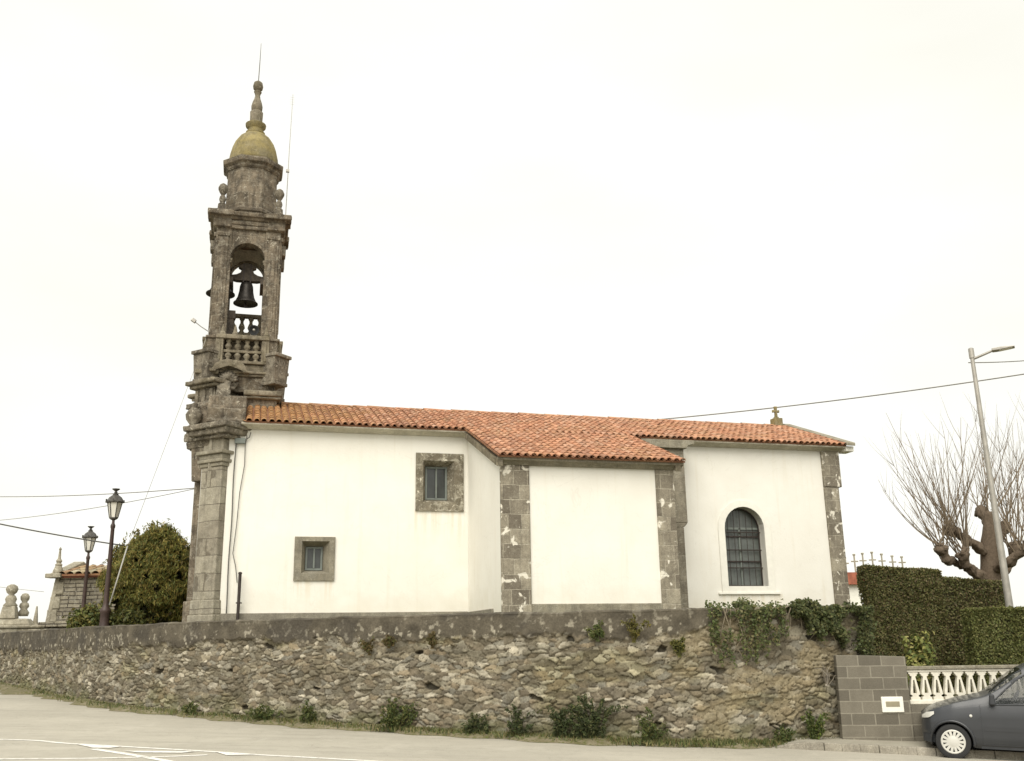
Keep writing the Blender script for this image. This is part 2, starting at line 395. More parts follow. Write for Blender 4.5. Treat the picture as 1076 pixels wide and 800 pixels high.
for i in range(len(VP_) - 1):
    A = VP_[i] - nv[i] * .05; B = VP_[i] + nv[i] * vo[i] * .5; C2 = VP_[i] + nv[i] * vo[i]
    A2 = VP_[i + 1] - nv[i + 1] * .05; B2 = VP_[i + 1] + nv[i + 1] * vo[i + 1] * .5; D2 = VP_[i + 1] + nv[i + 1] * vo[i + 1]
    g.quad((*C2, gz(C2[0]) + .004), (*D2, gz(D2[0]) + .004), (*B2, gz(B2[0]) + .07), (*B, gz(B[0]) + .07))
    g.quad((*B, gz(B[0]) + .07), (*B2, gz(B2[0]) + .07), (*A2, gz(A2[0]) + .12), (*A, gz(A[0]) + .12))
tag(g.build('verge', M_['verge'], smooth=True), kind='structure')

# churchyard: the raised ground inside the wall
M_['yard'] = mat_ground(); M_['yard'].name = 'churchyard_ground'
ip = offs(WP, -.3); g = MB()
for i in range(len(ip) - 1):
    a, b = ip[i], ip[i + 1]; g.quad((*a, 2.05), (*b, 2.05), (b[0] + 12, b[1] + 70, 2.2), (a[0] + 12, a[1] + 70, 2.2))
tag(g.build('churchyard', M_['yard']), kind='structure')
g = MB(); g.quad((6.4, 19.5, .45), (40, 12, .45), (60, 90, .6), (16.9, 89.4, .6)); g.quad((6.4, 19.5, -.6), (40, 12, -1.6), (40, 12, .45), (6.4, 19.5, .45))
tag(g.build('garden_ground', M_['ground']), kind='structure')

# painted markings: outline of a hatched island and its chevrons, lying on the road
M_['paint'] = NT('worn_road_paint', .8, .3)
_c = M_['paint']; _c = _c.out(_c.mix(_c.ramp(_c.noise(9, 6, .75), .5, .68), (.74, .72, .66), (.36, .34, .28))); M_['paint'] = _c
def marking(pts, wd):
    P = [ground_at(*p) for p in pts]; P2, _ = smooth_line([(p.x, p.y) for p in P], .2)
    a = offs(P2, wd / 2); b = offs(P2, -wd / 2); g = MB()
    for i in range(len(P2) - 1):
        g.quad((*a[i], gz(a[i][0]) + .005), (*a[i + 1], gz(a[i + 1][0]) + .005), (*b[i + 1], gz(b[i + 1][0]) + .005), (*b[i], gz(b[i][0]) + .005))
    return tag(g.build('road_marking', M_['paint']), kind='structure')
marking([(-200, 776), (-80, 776), (0, 777.3), (40, 778.6), (66, 781.2), (125, 784.6), (175, 787.4), (226, 790.4), (270, 793.4), (312, 795.6), (383, 799.6), (450, 804)], .11)
marking([(-120, 799.6), (0, 798), (80, 797.4), (130, 796.5), (180, 795.2), (226, 793.3)], .1)
marking([(98, 787.4), (125, 791.5), (150, 795.5), (178, 800.5), (205, 806)], .14)
def chevron(pts):
    g = MB(); P = [ground_at(*p) for p in pts]; g.add([(p.x, p.y, gz(p.x) + .009) for p in P], [tuple(range(len(P)))])
    tag(g.build('road_marking', M_['paint']), kind='structure')
chevron([(80, 782.6), (128, 785.0), (116, 786.6), (97, 786.4)])
chevron([(130, 789.6), (208, 790.2), (190, 791.8), (145, 791.4)])
chevron([(226, 790.6), (270, 793.6), (238, 794.2)])

# ------------------------------------------------------------------ churchyard retaining wall
rng = np.random.default_rng(7)
ZT = 2.21
def build_wall():
    ds, dz = .018, .018
    P, S = smooth_line(WL, ds)
    keep = S > S[-1] - 33; P, S = P[keep], S[keep]; S = S - S[-1]          # s = 0 at the right-hand end
    t = np.gradient(P, axis=0); t /= np.linalg.norm(t, axis=1)[:, None]; N = np.c_[t[:, 1], -t[:, 0]]
    nv = 150
    tt = np.linspace(0, 1, nv)
    zb = np.array([gz(x) - .15 for x in P[:, 0]])
    top = ZT + (fbm(S * 1.3, S * 0, 3) - .5) * .06 + np.where(S > -3, (fbm(S * 2.3, S * 0 + 9, 5) - .5) * .22, 0)
    Z = zb[:, None] + (top - zb)[:, None] * tt[None]
    SS = np.repeat(S[:, None], nv, 1)
    # domain warp for irregular stones
    wx = SS + (fbm(SS * 2.2, Z * 2.2, 11) - .5) * .30 + (fbm(SS * 10, Z * 10, 12, 2) - .5) * .06
    wz = Z + (fbm(SS * 2.0, Z * 2.0, 13) - .5) * .22 + (fbm(SS * 10, Z * 10, 14, 2) - .5) * .045
    def cells(cw, ch, seed, jx=.85):
        gx = wx / cw; gy = wz / ch; ix = np.floor(gx).astype(np.int64); iy = np.floor(gy).astype(np.int64)
        f1 = np.full(gx.shape, 9.); f2 = np.full(gx.shape, 9.); idx = np.zeros(gx.shape, np.int64)
        for dx in (-2, -1, 0, 1, 2):
            for dy in (-2, -1, 0, 1, 2):
                cx, cy = ix + dx, iy + dy
                px = cx + .5 + (_h(cx, cy, seed) - .5) * jx + .5 * (cy % 2); py = cy + .5 + (_h(cx, cy, seed + 1) - .5) * .75
                wgt = .55 + 1.15 * _h(cx, cy, seed + 2)               # big and small stones
                d = np.sqrt((gx - px) ** 2 + ((gy - py) * 1.05) ** 2) / wgt
                nid = (cx * 7919 + cy * 104729)
                m1 = d < f1
                f2 = np.where(m1, f1, np.minimum(f2, d)); idx = np.where(m1, nid, idx); f1 = np.where(m1, d, f1)
        return f1, f2, idx
    f1, f2, idx = cells(.185, .08, 21)
    g1, g2, idg = cells(.075, .055, 31)
    jw = .10 + .20 * np.clip((fbm(SS * 1.3, Z * 1.8, 19) - .42) / .2, 0, 1); e = np.clip((f2 - f1) / jw, 0, 1); e = e * e * (3 - 2 * e)
    eg = np.clip((g2 - g1) / .4, 0, 1)
    r1 = _h(idx, idx * 0, 41); r2 = _h(idx, idx * 0 + 1, 42); r3 = _h(idx, idx * 0 + 2, 43)
    hole = (r3 < .012) & (_h(idx, idx * 0 + 3, 44) < .9)
    H = e * (.022 + .045 * r1 ** 1.5) + eg * .010 * (e < .6) + (fbm(SS * 18, Z * 18, 51) - .5) * .035 + (fbm(SS * 1.1, Z * 1.1, 52) - .5) * .10
    H = np.where(hole, H - .10 * np.clip(e * 2, 0, 1), H)
    # colours: each stone its own hue
    pal = np.array([(.27, .235, .165), (.31, .275, .20), (.215, .187, .133), (.255, .232, .172), (.15, .13, .095), (.42, .38, .29), (.25, .205, .138), (.20, .185, .145), (.19, .16, .112), (.34, .31, .24)])
    C = pal[(r2 * 9.99).astype(int)] * np.array((.86, .86, .87)) * ((.78 + .52 * _h(idx, idx * 0 + 5, 46)) * (.72 + .56 * fbm(SS * 12, Z * 12, 47)))[..., None]
    mort = np.array((.135, .115, .08)) * (.35 + 1.0 * fbm(SS * 10, Z * 10, 61))[..., None]
    chip = pal[(_h(idg, idg * 0, 62) * 9.99).astype(int)] * .8
    mort = np.where((eg > .45)[..., None] & (_h(idg, idg * 0 + 1, 63) > .45)[..., None], chip, mort)
    k = np.clip((e - .22) / .18, 0, 1)[..., None]
    C = mort * (1 - k) + C * k
    mossy = np.clip((fbm(SS * .8 + 5, Z * 1.6, 71) - .5) / .12, 0, 1)[..., None] * .55
    C = C * (1 - mossy) + C * np.array((.72, .72, .52)) * mossy
    dk = np.clip((fbm(SS * 3, Z * 5, 72) - .50) / .08, 0, 1)[..., None] * .6
    C = C * (1 - dk) + np.array((.11, .095, .065)) * dk
    C = np.where(hole[..., None], C * .35, C)
    # old cement render along the top, with a ragged lower edge where the stones come through
    band = .48 + (fbm(SS * .9, SS * 0 + 3, 81) - .5) * .26 + (fbm(SS * 5, Z * 5, 82) - .5) * .3 + .10 * np.clip((-S - 12) / 8, 0, 1)[:, None]
    band = np.where(SS > -3.6, band * np.clip((-SS - 2.6) / 1., 0, 1), band)
    depth = (top[:, None] - Z)
    cm = np.clip((band - depth) / .10 + (fbm(SS * 15, Z * 15, 83) - .5) * 1.2 * (np.abs(band - depth) < .2), 0, 1)
    Hc = .07 + (fbm(SS * 4, Z * 4, 91) - .5) * .03 + (fbm(SS * 20, Z * 20, 92) - .5) * .012
    H = H * (1 - cm) + Hc * cm
    cem = np.array((.098, .085, .063)) * (.45 + 1.1 * fbm(SS * 4.5, Z * 4.5, 93, 5))[..., None]
    spk = np.clip((fbm(SS * 11, Z * 11, 94) - .60) / .05, 0, 1)[..., None] * np.clip(.25 + depth / .5, 0, 1)[..., None]
    cem = cem * (1 - spk * .75) + np.array((.42, .385, .30)) * spk * .75
    blk = np.clip((fbm(SS * 1.6, Z * 2.5, 95) - .47) / .1, 0, 1)[..., None] * .6
    cem = cem * (1 - blk) + np.array((.062, .055, .045)) * blk
    C = C * (1 - cm[..., None]) + cem * cm[..., None]
    # green growth near the foot
    ft = np.clip(1 - (Z - zb[:, None] - .15) / .5, 0, 1) * np.clip((fbm(SS * 2, Z * 3, 97) - .42) / .1, 0, 1)
    C = C * (1 - .6 * ft[..., None]) + np.array((.12, .13, .05)) * .6 * ft[..., None]
    # right part: ochre earth shows
    oc = np.clip((SS + 5.2) / 1.5, 0, 1) * np.clip((fbm(SS * 1.5, Z * 2.2, 98) - .45) / .1, 0, 1) * (1 - cm)
    C = C * (1 - .5 * oc[..., None]) + np.array((.27, .22, .13)) * .5 * oc[..., None]
    X = P[:, 0][:, None] + N[:, 0][:, None] * (H - .05); Y = P[:, 1][:, None] + N[:, 1][:, None] * (H - .05)
    V = np.stack([X, Y, Z], -1); n = len(P)
    # rounded top: roll over to the back
    tops = []; cols = []
    for q, (dn, dzz) in enumerate([(.03, .02), (-.06, .045), (-.2, .05), (-.42, .03), (-.45, -.3)]):
        hh = (fbm(S * 5, S * 0 + q, 99) - .5) * .03
        tops.append(np.stack([P[:, 0] + N[:, 0] * dn, P[:, 1] + N[:, 1] * dn, top + dzz + hh], -1)); cols.append(C[:, -1] * 1.05)
    V = np.concatenate([V, np.stack(tops, 1)], 1); C = np.concatenate([C, np.stack(cols, 1)], 1)
    n, m = V.shape[:2]
    I = np.arange(n * m).reshape(n, m)
    Fq = np.stack([I[:-1, :-1], I[1:, :-1], I[1:, 1:], I[:-1, 1:]], -1).reshape(-1, 4)
    verts = V.reshape(-1, 3)
    # close the right-hand end
    me = bpy.data.meshes.new('stone_wall')
    back = V[-1].copy(); endc = np.array([*(P[-1] - N[-1] * .45), 0])
    bk = [(endc[0], endc[1], p[2]) for p in back[:nv:6]]
    o0 = len(verts); verts = np.vstack([verts, np.array(bk)])
    idxs = list(I[-1, :nv:6])
    ff = [tuple(q) for q in Fq] + [(idxs[i], o0 + i, o0 + i + 1, idxs[i + 1]) for i in range(len(bk) - 1)]
    me.from_pydata(verts.tolist(), [], ff)
    cc = np.ones((len(verts), 4), np.float32); cc[:o0, :3] = C.reshape(-1, 3); cc[o0:, :3] = (.2, .17, .12)
    a = me.color_attributes.new('Col', 'FLOAT_COLOR', 'POINT'); a.data.foreach_set('color', cc.ravel())
    me.polygons.foreach_set('use_smooth', [True] * len(me.polygons)); me.materials.append(M_['rubble'])
    o = bpy.data.objects.new('stone_wall', me); col.objects.link(o)
    tag(o, 'long curved rubble stone wall with a dark cement band along its top, below the white church', 'wall')
    return P, N, S
WPt, WN, WSs = build_wall()
def on_wall(x_img, z, out=.1):
    """point of the wall face seen at photo column x_img, at height z"""
    best = None
    px = [(lambda d: d @ CR / (d @ _f) * F + 538)(np.array([p[0], p[1], z]) - EYE) for p in WPt[::4]]
    i = int(np.argmin(np.abs(np.array(px) - x_img))) * 4
    return Vector((*(WPt[i] + WN[i] * out), z)), Vector((*WN[i], 0)), Vector((WN[i][1] * -1, WN[i][0], 0))

# ------------------------------------------------------------------ the church (u along the wall, w = depth behind it)
CO = at(231, 645, 24.0); CO.z = 0
CA = math.atan2(.26510742, .96421888)
church = empty('church', (CO.x, CO.y, 2.2), 'long white plastered church with granite corner stones and an orange tile roof', 'church', CA)
OG = (0, 0, 2.2)
def cpart(mb, name, mat, parent=None, **k):
    o = mb.build(name, mat, parent or church, org=OG, **k); return o

# nave and chancel walls
b = MB(); b.prism([(0.02, 1.9), (6, 1.9), (6, 7.12), (3, 8.28), (0.02, 7.12)], -.02, 17.2, 'x')
nave = cpart(b, 'nave_wall', M_['white'])
def cutter(pts, d0, d1):
    c = MB(); c.prism(pts, d0, d1, 'y'); return c.build('cut', M_['white'], church, org=OG)
def arch(x0, x1, z0, zt, n=14, flat_=0):
    r = (x1 - x0) / 2; cx = (x0 + x1) / 2; zs = zt - r
    return [(x0, z0), (x1, z0)] + [(cx + r * math.cos(math.pi * k / n), zs + r * math.sin(math.pi * k / n)) for k in range(n + 1)]
cuts = [cutter([(4.8, 5.1), (5.9, 5.1), (5.9, 6.48), (4.8, 6.48)], -1, .6), cutter([(1.78, 3.33), (2.6, 3.33), (2.6, 4.25), (1.78, 4.25)], -1, .6), cutter(arch(13.52, 14.76, 3.1, 5.32), -1, .42)]
boolean_cut(nave, cuts)

def stone_window(o4, i4, dep, label, fr_mat):
    """granite surround o4 (outer x0,x1,z0,z1) with splayed reveals down to i4 set back by dep"""
    x0, x1, z0, z1 = o4; a0, a1, c0, c1 = i4
    b = MB(); y = -.025
    s0, s1, t0, t1 = a0 - .11, a1 + .15, c0 - .1, c1 + .12          # front edge of the splay
    rnd = random.Random(int(x0 * 10))
    for (p, q, r_, s_) in ((x0, x1, z0, t0), (x0, x1, t1, z1), (x0, s0, t0, t1), (s1, x1, t0, t1)):
        b.box(p, q, y, .25, r_, s_)
    for A, B in (((s0, t0), (a0, c0)), ((s1, t0), (a1, c0)), ((s1, t1), (a1, c1)), ((s0, t1), (a0, c1))): pass
    S4 = [(s0, t0), (s1, t0), (s1, t1), (s0, t1)]; I4 = [(a0, c0), (a1, c0), (a1, c1), (a0, c1)]
    vs = [(p[0], y, p[1]) for p in S4] + [(p[0], dep, p[1]) for p in I4]
    b.add(vs, [(i, (i + 1) % 4, 4 + (i + 1) % 4, 4 + i) for i in range(4)])
    wn = cpart(b, 'window', fr_mat); wn['label'] = label
    f = MB(); fw = .045
    f.box(a0, a1, dep - .05, dep + .02, c0, c0 + fw); f.box(a0, a1, dep - .05, dep + .02, c1 - fw, c1)
    f.box(a0, a0 + fw, dep - .05, dep + .02, c0 + fw, c1 - fw); f.box(a1 - fw, a1, dep - .05, dep + .02, c0 + fw, c1 - fw)
    mid = (a0 + a1) / 2; f.box(mid - .02, mid + .02, dep - .06, dep + .02, c0 + fw, c1 - fw)
    f.build('sash', M_['sash'], wn, org=OG)
    p = MB(); p.box(a0 + fw, a1 - fw, dep - .005, dep + .05, c0 + fw, c1 - fw); p.build('pane', M_['pane'], wn, org=OG)
    return wn
stone_window((4.72, 6.0, 5.03, 6.56), (5.02, 5.6, 5.36, 6.24), .3, 'upper square window in a broad lichen-spotted granite frame', M_['frame_stone'])
stone_window((1.69, 2.69, 3.25, 4.33), (1.98, 2.4, 3.52, 4.1), .28, 'small low window in a pale granite frame', M_['cornice'])

# arched chancel window
b = MB(); out = arch(13.32, 14.96, 2.93, 5.5); inn = arch(13.52, 14.76, 3.1, 5.32)
n = len(out); y0, y1 = -.014, .0
vs = [(p[0], y0, p[1]) for p in out] + [(p[0], y0, p[1]) for p in inn] + [(p[0], y1 + .01, p[1]) for p in out] + [(p[0], y1 + .2, p[1]) for p in inn]
fs = []
for i in range(n):
    j = (i + 1) % n; fs += [(i, j, n + j, n + i), (2 * n + i, 2 * n + j, j, i), (n + i, n + j, 3 * n + j, 3 * n + i)]
b.add(vs, fs)
b.box(13.20, 15.10, -.035, .01, 2.88, 2.93)
aw = cpart(b, 'window', M_['white_trim']); aw['label'] = 'tall round-arched window behind an iron grille, in a white moulded surround'
p = MB(); p.prism(arch(13.50, 14.80, 3.08, 5.36), .34, .40, 'y'); p.build('pane', M_['leaded'], aw, org=OG)
gr = MB()
gi = arch(13.56, 14.72, 3.12, 5.28)
gr.tube([(x, .26, z) for x, z in gi] + [(gi[0][0], .26, gi[0][1])], .022, 6)
for k in range(1, 6):
    x = 13.56 + 1.16 * k / 6; zt = 4.70 + math.sqrt(max(0, .58 ** 2 - (x - 14.14) ** 2)); gr.tube([(x, .26, 3.12), (x, .26, zt)], .009, 5)
for z in (3.62, 4.12, 4.62): gr.box(13.52, 14.80, .235, .275, z - .014, z + .014)
for z in (3.8, 4.5): gr.box(13.56, 14.72, .29, .32, z - .02, z + .02)
gr.build('grille', M_['iron'], aw, org=OG)
for k in range(9):
    pass
mull = MB(); mull.box(14.10, 14.17, .30, .345, 3.1, 4.75); mull.box(13.54, 14.74, .30, .345, 4.70, 4.76); mull.build('mullion', M_['sash'], aw, org=OG)

# plinth, cornices, corner stones
for x0, x1 in ((.02, 6.1), (12.0, 16.8)):
    b = MB(); b.box(x0, x1, -.05, .02, 1.9, 2.475); cpart(b, 'plinth', M_['plinth'], bevel=.015)
for x0, x1 in ((.25, 6.13), (12.3, 17.55)):
    b = MB(); b.prism([(0, 7.02), (0, 7.12), (-.3, 7.14), (-.3, 7.095), (-.2, 7.075), (-.1, 7.05), (-.06, 7.02)], x0, x1, 'x'); cpart(b, 'cornice', M_['cornice_pale'])
b = MB(); b.box(16.82, 17.40, -.07, .5, 5.95, 7.02); b.box(16.82, 17.3, -.05, .5, 1.9, 5.95); b.box(17.2, 17.26, .5, 6, 1.9, 7.0); cpart(b, 'corner_pilaster', M_['quoin'], bevel=.02)
b = MB(); b.box(17.5, 17.75, -.32, .1, 6.98, 7.14, top=(1.1, 1)); cpart(b, 'cornice_end', M_['white_trim'], bevel=.02)

# side chapel
b = MB(); b.prism([(.01, 1.9), (.01, 7.0), (-3.38, 5.70), (-3.38, 1.9)], 6.13, 10.45, 'x'); cpart(b, 'chapel_wall', M_['white'])
b = MB(); b.box(6.122, 6.82, -3.43, -3.33, 1.9, 5.70); cpart(b, 'corner_pilaster', M_['quoin'], bevel=.02)
b = MB(); b.box(10.0, 10.48, -3.43, -1.6, 1.9, 5.70); cpart(b, 'corner_pilaster', M_['quoin'], bevel=.02)
b = MB(); b.box(6.82, 10.0, -3.44, -3.36, 1.9, 2.53); cpart(b, 'plinth', M_['cornice'], bevel=.015)
b = MB(); b.box(6.07, 6.14, -2.6, -.05, 1.9, 2.46); cpart(b, 'plinth', M_['plinth'], bevel=.015)
b = MB(); b.prism([(-3.38, 5.69), (-3.38, 5.8), (-3.62, 5.84), (-3.62, 5.78), (-3.52, 5.75), (-3.46, 5.69)], 6.0, 10.66, 'x'); cpart(b, 'cornice', M_['cornice'])
# sloping stone verge under the tiles on both flanks
for x0, x1 in ((5.98, 6.14), (10.45, 10.6)):
    b = MB(); b.prism([(-.28, 6.92), (-.28, 7.10), (-3.62, 5.80), (-3.62, 5.62)], x0, x1, 'x'); cpart(b, 'verge_stone', M_['stone_moss'], bevel=.015)
# buttress between chapel and chancel
b = MB(); b.box(10.9, 11.98, -.9, .02, 4.72, 6.74); b.box(10.9, 11.86, -.9, .02, 1.9, 4.6); b.prism([(10.9, 4.6), (11.86, 4.6), (11.98, 4.72), (10.9, 4.72)], -.9, .02, 'y'); cpart(b, 'buttress', M_['quoin_dark'], bevel=.02)
b = MB(); b.prism([(10.7, 6.74), (12.02, 6.74), (12.08, 6.82), (12.26, 6.88), (12.28, 6.97), (10.7, 6.97)], -1.02, .02, 'y'); cpart(b, 'buttress_cornice', M_['cornice'], bevel=.015)

# ---------- tile roofs: rows of half-round tiles, every one a piece of geometry in its roof's mesh
def tile_roof(name, u0, u1, w0, z0, w1, z1, seed, pitch=.182, row=.33, lich=0.):
    rnd = random.Random(seed); mb = MB()
    n = int(round((u1 - u0) / pitch)); pitch = (u1 - u0) / n
    sl = math.hypot(w1 - w0, z1 - z0); dw, dzz = (w1 - w0) / sl, (z1 - z0) / sl; nw, nz_ = -dzz * (1 if dw > 0 else 1), dw
    if dw < 0: nw, nz_ = dzz, -dw
    rows = int(math.ceil(sl / row)); row = sl / rows
    pal = [(.47, .235, .135), (.43, .21, .12), (.50, .265, .16), (.45, .24, .145), (.40, .19, .11), (.49, .285, .185), (.38, .20, .125)]
    def pt(u, s, h): return (u, w0 + dw * s + nw * h, z0 + dzz * s + nz_ * h)
    K = 6
    for i in range(n):
        uc = u0 + (i + .5) * pitch; offc = rnd.uniform(-.012, .012); rowoff = rnd.uniform(-.06, .06)
        for j in range(rows):
            s0 = j * row - .05 + rowoff * (j > 0) + (rnd.uniform(-.02, .02) if j == 0 else 0); s1 = (j + 1) * row + .03
            if j == rows - 1: s1 = sl
            c = rnd.choice(pal); f = rnd.uniform(.82, 1.18)
            if lich:
                q = max(0, min(1, (lich - (uc - u0)) / 2 + rnd.uniform(-.4, .4))); c = tuple(a * (1 - q * .65) + b_ * q * .65 for a, b_ in zip(c, (.40, .225, .08)))
            c = tuple(x * f * .93 for x in c)
            for kind in (0, 1):
                if kind == 0:      # channel tile, hollow side up
                    cu = uc - pitch / 2; r0, r1, h0, h1 = .069, .078, .052, .038
                else:              # cover tile
                    cu = uc; r0, r1, h0, h1 = .078, .067, .048, .028
                cu += offc + rnd.uniform(-.006, .006); lift = rnd.uniform(-.004, .006)
                vs = []
                for (s, r_, h) in ((s0 + (.03 if kind == 0 else 0), r0, h0), (s1, r1, h1)):
                    for k in range(K + 1):
                        a = math.pi * k / K
                        y = r_ * math.sin(a) * .8
                        vs.append(pt(cu - r_ * math.cos(a), s, (h + lift + y) if kind else (h + .02 - y)))
                if kind:           # thickness at the lower mouth
                    for k in range(K + 1):
                        a = math.pi * k / K; r_ = r0 - .016
                        vs.append(pt(cu - r_ * math.cos(a), s0, h0 + lift + r_ * math.sin(a) * .8 - .002))
                fs = [(k, k + 1, K + 2 + k, K + 1 + k) for k in range(K)]
                if kind: fs += [(2 * K + 2 + k, 2 * K + 3 + k, k + 1, k) for k in range(K)]
                mb.add(vs, fs, c)
    # boarding below, closed so that no light leaks through
    e = .0
    mb.add([pt(u0, .02, -.02), pt(u1, .02, -.02), pt(u1, sl, -.02), pt(u0, sl, -.02), pt(u0, .02, .02), pt(u1, .02, .02), pt(u1, sl, .02), pt(u0, sl, .02)],
           [(3, 2, 1, 0), (4, 5, 6, 7), (0, 1, 5, 4), (1, 2, 6, 5), (2, 3, 7, 6), (3, 0, 4, 7)], (.25, .12, .07))
    return cpart(mb, name, M_['tiles'], auto=50)
nr = tile_roof('nave_roof', .35, 17.52, -.33, 7.14, 3.0, 8.40, 3, lich=3.5)
tile_roof('nave_roof', .35, 17.52, 6.33, 7.14, 3.02, 8.40, 4, row=.7)
tile_roof('chapel_roof', 6.02, 10.68, -3.70, 5.84, -.2, 7.185, 5)
# ridge tiles
mb = MB(); rnd = random.Random(5); u = .4
while u < 17.3:
    c = rnd.choice([(.42, .19, .10), (.34, .18, .10), (.46, .23, .12), (.30, .17, .10)]); vs = []; K = 6; h = rnd.uniform(0, .015)
    for (x, r_) in ((u, .12), (u + .46, .105)):
        for k in range(K + 1):
            a = math.pi * k / K; vs.append((x, 3.01 - r_ * math.cos(a), 8.39 + h + r_ * .85 * math.sin(a)))
    mb.add(vs, [(k, k + 1, K + 2 + k, K + 1 + k) for k in range(K)], c); u += .42
cpart(mb, 'ridge_tiles', M_['tiles'], nr, auto=60)
# stone coping of the east gable, cross on its apex
b = MB(); dz_ = .035
for sgn in (-1, 1):
    w_ = lambda t: 3 + sgn * t
    b.prism([(w_(0), 8.40 + dz_), (w_(3.45), 7.09 + dz_), (w_(3.45), 7.19 + dz_), (w_(0), 8.50 + dz_)][::sgn], 17.45, 17.74, 'x')
cpart(b, 'gable_coping', M_['cornice'], bevel=.02)
b = MB(); cx = 17.25; zc = 8.42
b.box(cx - .15, cx + .15, 2.85, 3.15, zc, zc + .27); b.box(cx - .07, cx + .07, 2.94, 3.06, zc + .27, zc + .33)
b.prism([(cx + a, zc + .33 + q * .78) for a, q in ((-.045, 0), (.045, 0), (.034, .2), (.12, .18), (.12, .30), (.034, .28), (.055, .45), (-.055, .45), (-.034, .28), (-.12, .30), (-.12, .18), (-.034, .2))], 2.955, 3.045, 'y')
cpart(b, 'cross', M_['dome'], bevel=.015)

# west front: the block that carries the tower, with pilasters set corner-wise
b = MB(); b.box(-.5, .0, .12, 5.9, 1.9, 6.9); cpart(b, 'west_front', M_['ashlar'], bevel=.02)
def diag(T, b, w_, dep, z0, z1, out, top=None):
    """box set at 45 degrees on the corner: its face looks away from the church; out = how far the face stands from the corner"""
    b.box(-w_ / 2, w_ / 2, -out, -out + dep, z0, z1, T=T, top=top)
for cu_, cw_, an in ((-.42, .14, -R(45)), (-.42, 5.88, -R(135))):
    T = Matrix.Translation((cu_, cw_, 0)) @ Matrix.Rotation(an, 4, 'Z')
    b = MB(); diag(T, b, .72, .75, 2.8, 6.05, .0); diag(T, b, .86, .8, 1.9, 2.45, .07); diag(T, b, .80, .8, 2.45, 2.8, .04, (.97, 1))
    diag(T, b, .70, .7, 6.45, 6.75, -.02)
    cpart(b, 'corner_pilaster', M_['ashlar'], bevel=.025)
    b = MB(); diag(T, b, .78, .8, 6.05, 6.15, .03); diag(T, b, .86, .8, 6.15, 6.24, .08); diag(T, b, .80, .8, 6.24, 6.36, .05); diag(T, b, .92, .85, 6.36, 6.45, .12)
    cpart(b, 'pilaster_capital', M_['cornice'], bevel=.02)
    T2 = T @ Matrix.Translation((-.56, .24, 0))
    b = MB(); diag(T2, b, .55, .6, 2.8, 6.2, .0); diag(T2, b, .66, .6, 1.9, 2.8, .05); diag(T2, b, .66, .6, 6.2, 6.45, .06)
    diag(T2, b, .34, .5, 5.75, 6.6, .20, (1.5, 1.0)); cpart(b, 'pilaster_strip', M_['stone'], bevel=.025)
    b = MB(); diag(T, b, 1.12, 1.2, 6.75, 6.84, .14); diag(T, b, 1.30, 1.3, 6.84, 6.98, .24, (1.06, 1.03)); diag(T, b, 1.5, 1.4, 6.98, 7.12, .34)
    diag(T2, b, .8, 1.0, 6.6, 6.78, .22, (1.1, 1.05)); diag(T2, b, .92, 1.1, 6.78, 7.0, .28)
    erode(cpart(b, 'front_cornice', M_['stone_carved'], bevel=.03), .06)
b = MB(); b.box(-.8, .06, .7, 5.3, 6.75, 6.95); b.box(-.95, .25, .7, 5.3, 6.95, 7.12); b.box(-.5, .2, .3, 5.7, 7.12, 7.5)
cpart(b, 'front_cornice', M_['stone_carved'], bevel=.03)

b = MB(); b.prism([(-.10, 6.93), (-.10, 7.12), (-.18, 7.14), (-.18, 7.22), (-.08, 7.25), (-.08, 7.52), (.12, 7.56), (.12, 7.64), (.3, 7.66), (.3, 7.92), (.75, 7.97), (.75, 8.06), (1.0, 8.1), (2.2, 8.3), (2.2, 6.93)], -.6, .34, 'x'); erode(cpart(b, 'front_shoulder', M_['stone'], bevel=.02), .03, 4)

# ------------------------------------------------------------------ bell tower (a, b measured from its axis, z from the road datum)
def ch2w(u, w_, z): return Vector((CO.x, CO.y, 0)) + Matrix.Rotation(CA, 3, 'Z') @ Vector((u, w_, z))
TP = ch2w(.14, 3.0, 7.1)
tower = empty('bell_tower', TP, 'dark granite bell tower with open belfry and a yellow-lichened dome', 'bell tower', CA)
OT = (0, 0, 7.1)
def tpart(mb, name, mat, parent=None, **k): return mb.build(name, mat, parent or tower, org=OT, **k)
def sq(b, h, z0, z1, top=None, hy=None, da=0): b.box(-h + da, h + da, -(hy or h), (hy or h), z0, z1, top=top)
# lower stage
b = MB(); sq(b, 1.0, 7.0, 8.3); sq(b, .93, 8.5, 8.95)
b.box(-1.0, -.2, -1.6, 1.6, 7.0, 8.0)
erode(tpart(b, 'lower_stage', M_['stone'], bevel=.03), .05, 5)
b = MB(); b.box(.10, 1.10, -1.12, 1.1, 8.28, 8.36); b.box(.10, 1.14, -1.16, 1.1, 8.36, 8.52); b.box(-.15, 1.05, -1.08, 1.05, 7.9, 8.0); b.box(.2, 1.02, -1.04, 1.0, 7.15, 7.3)
erode(tpart(b, 'string_course', M_['stone_moss'], bevel=.04, seg=3), .05)
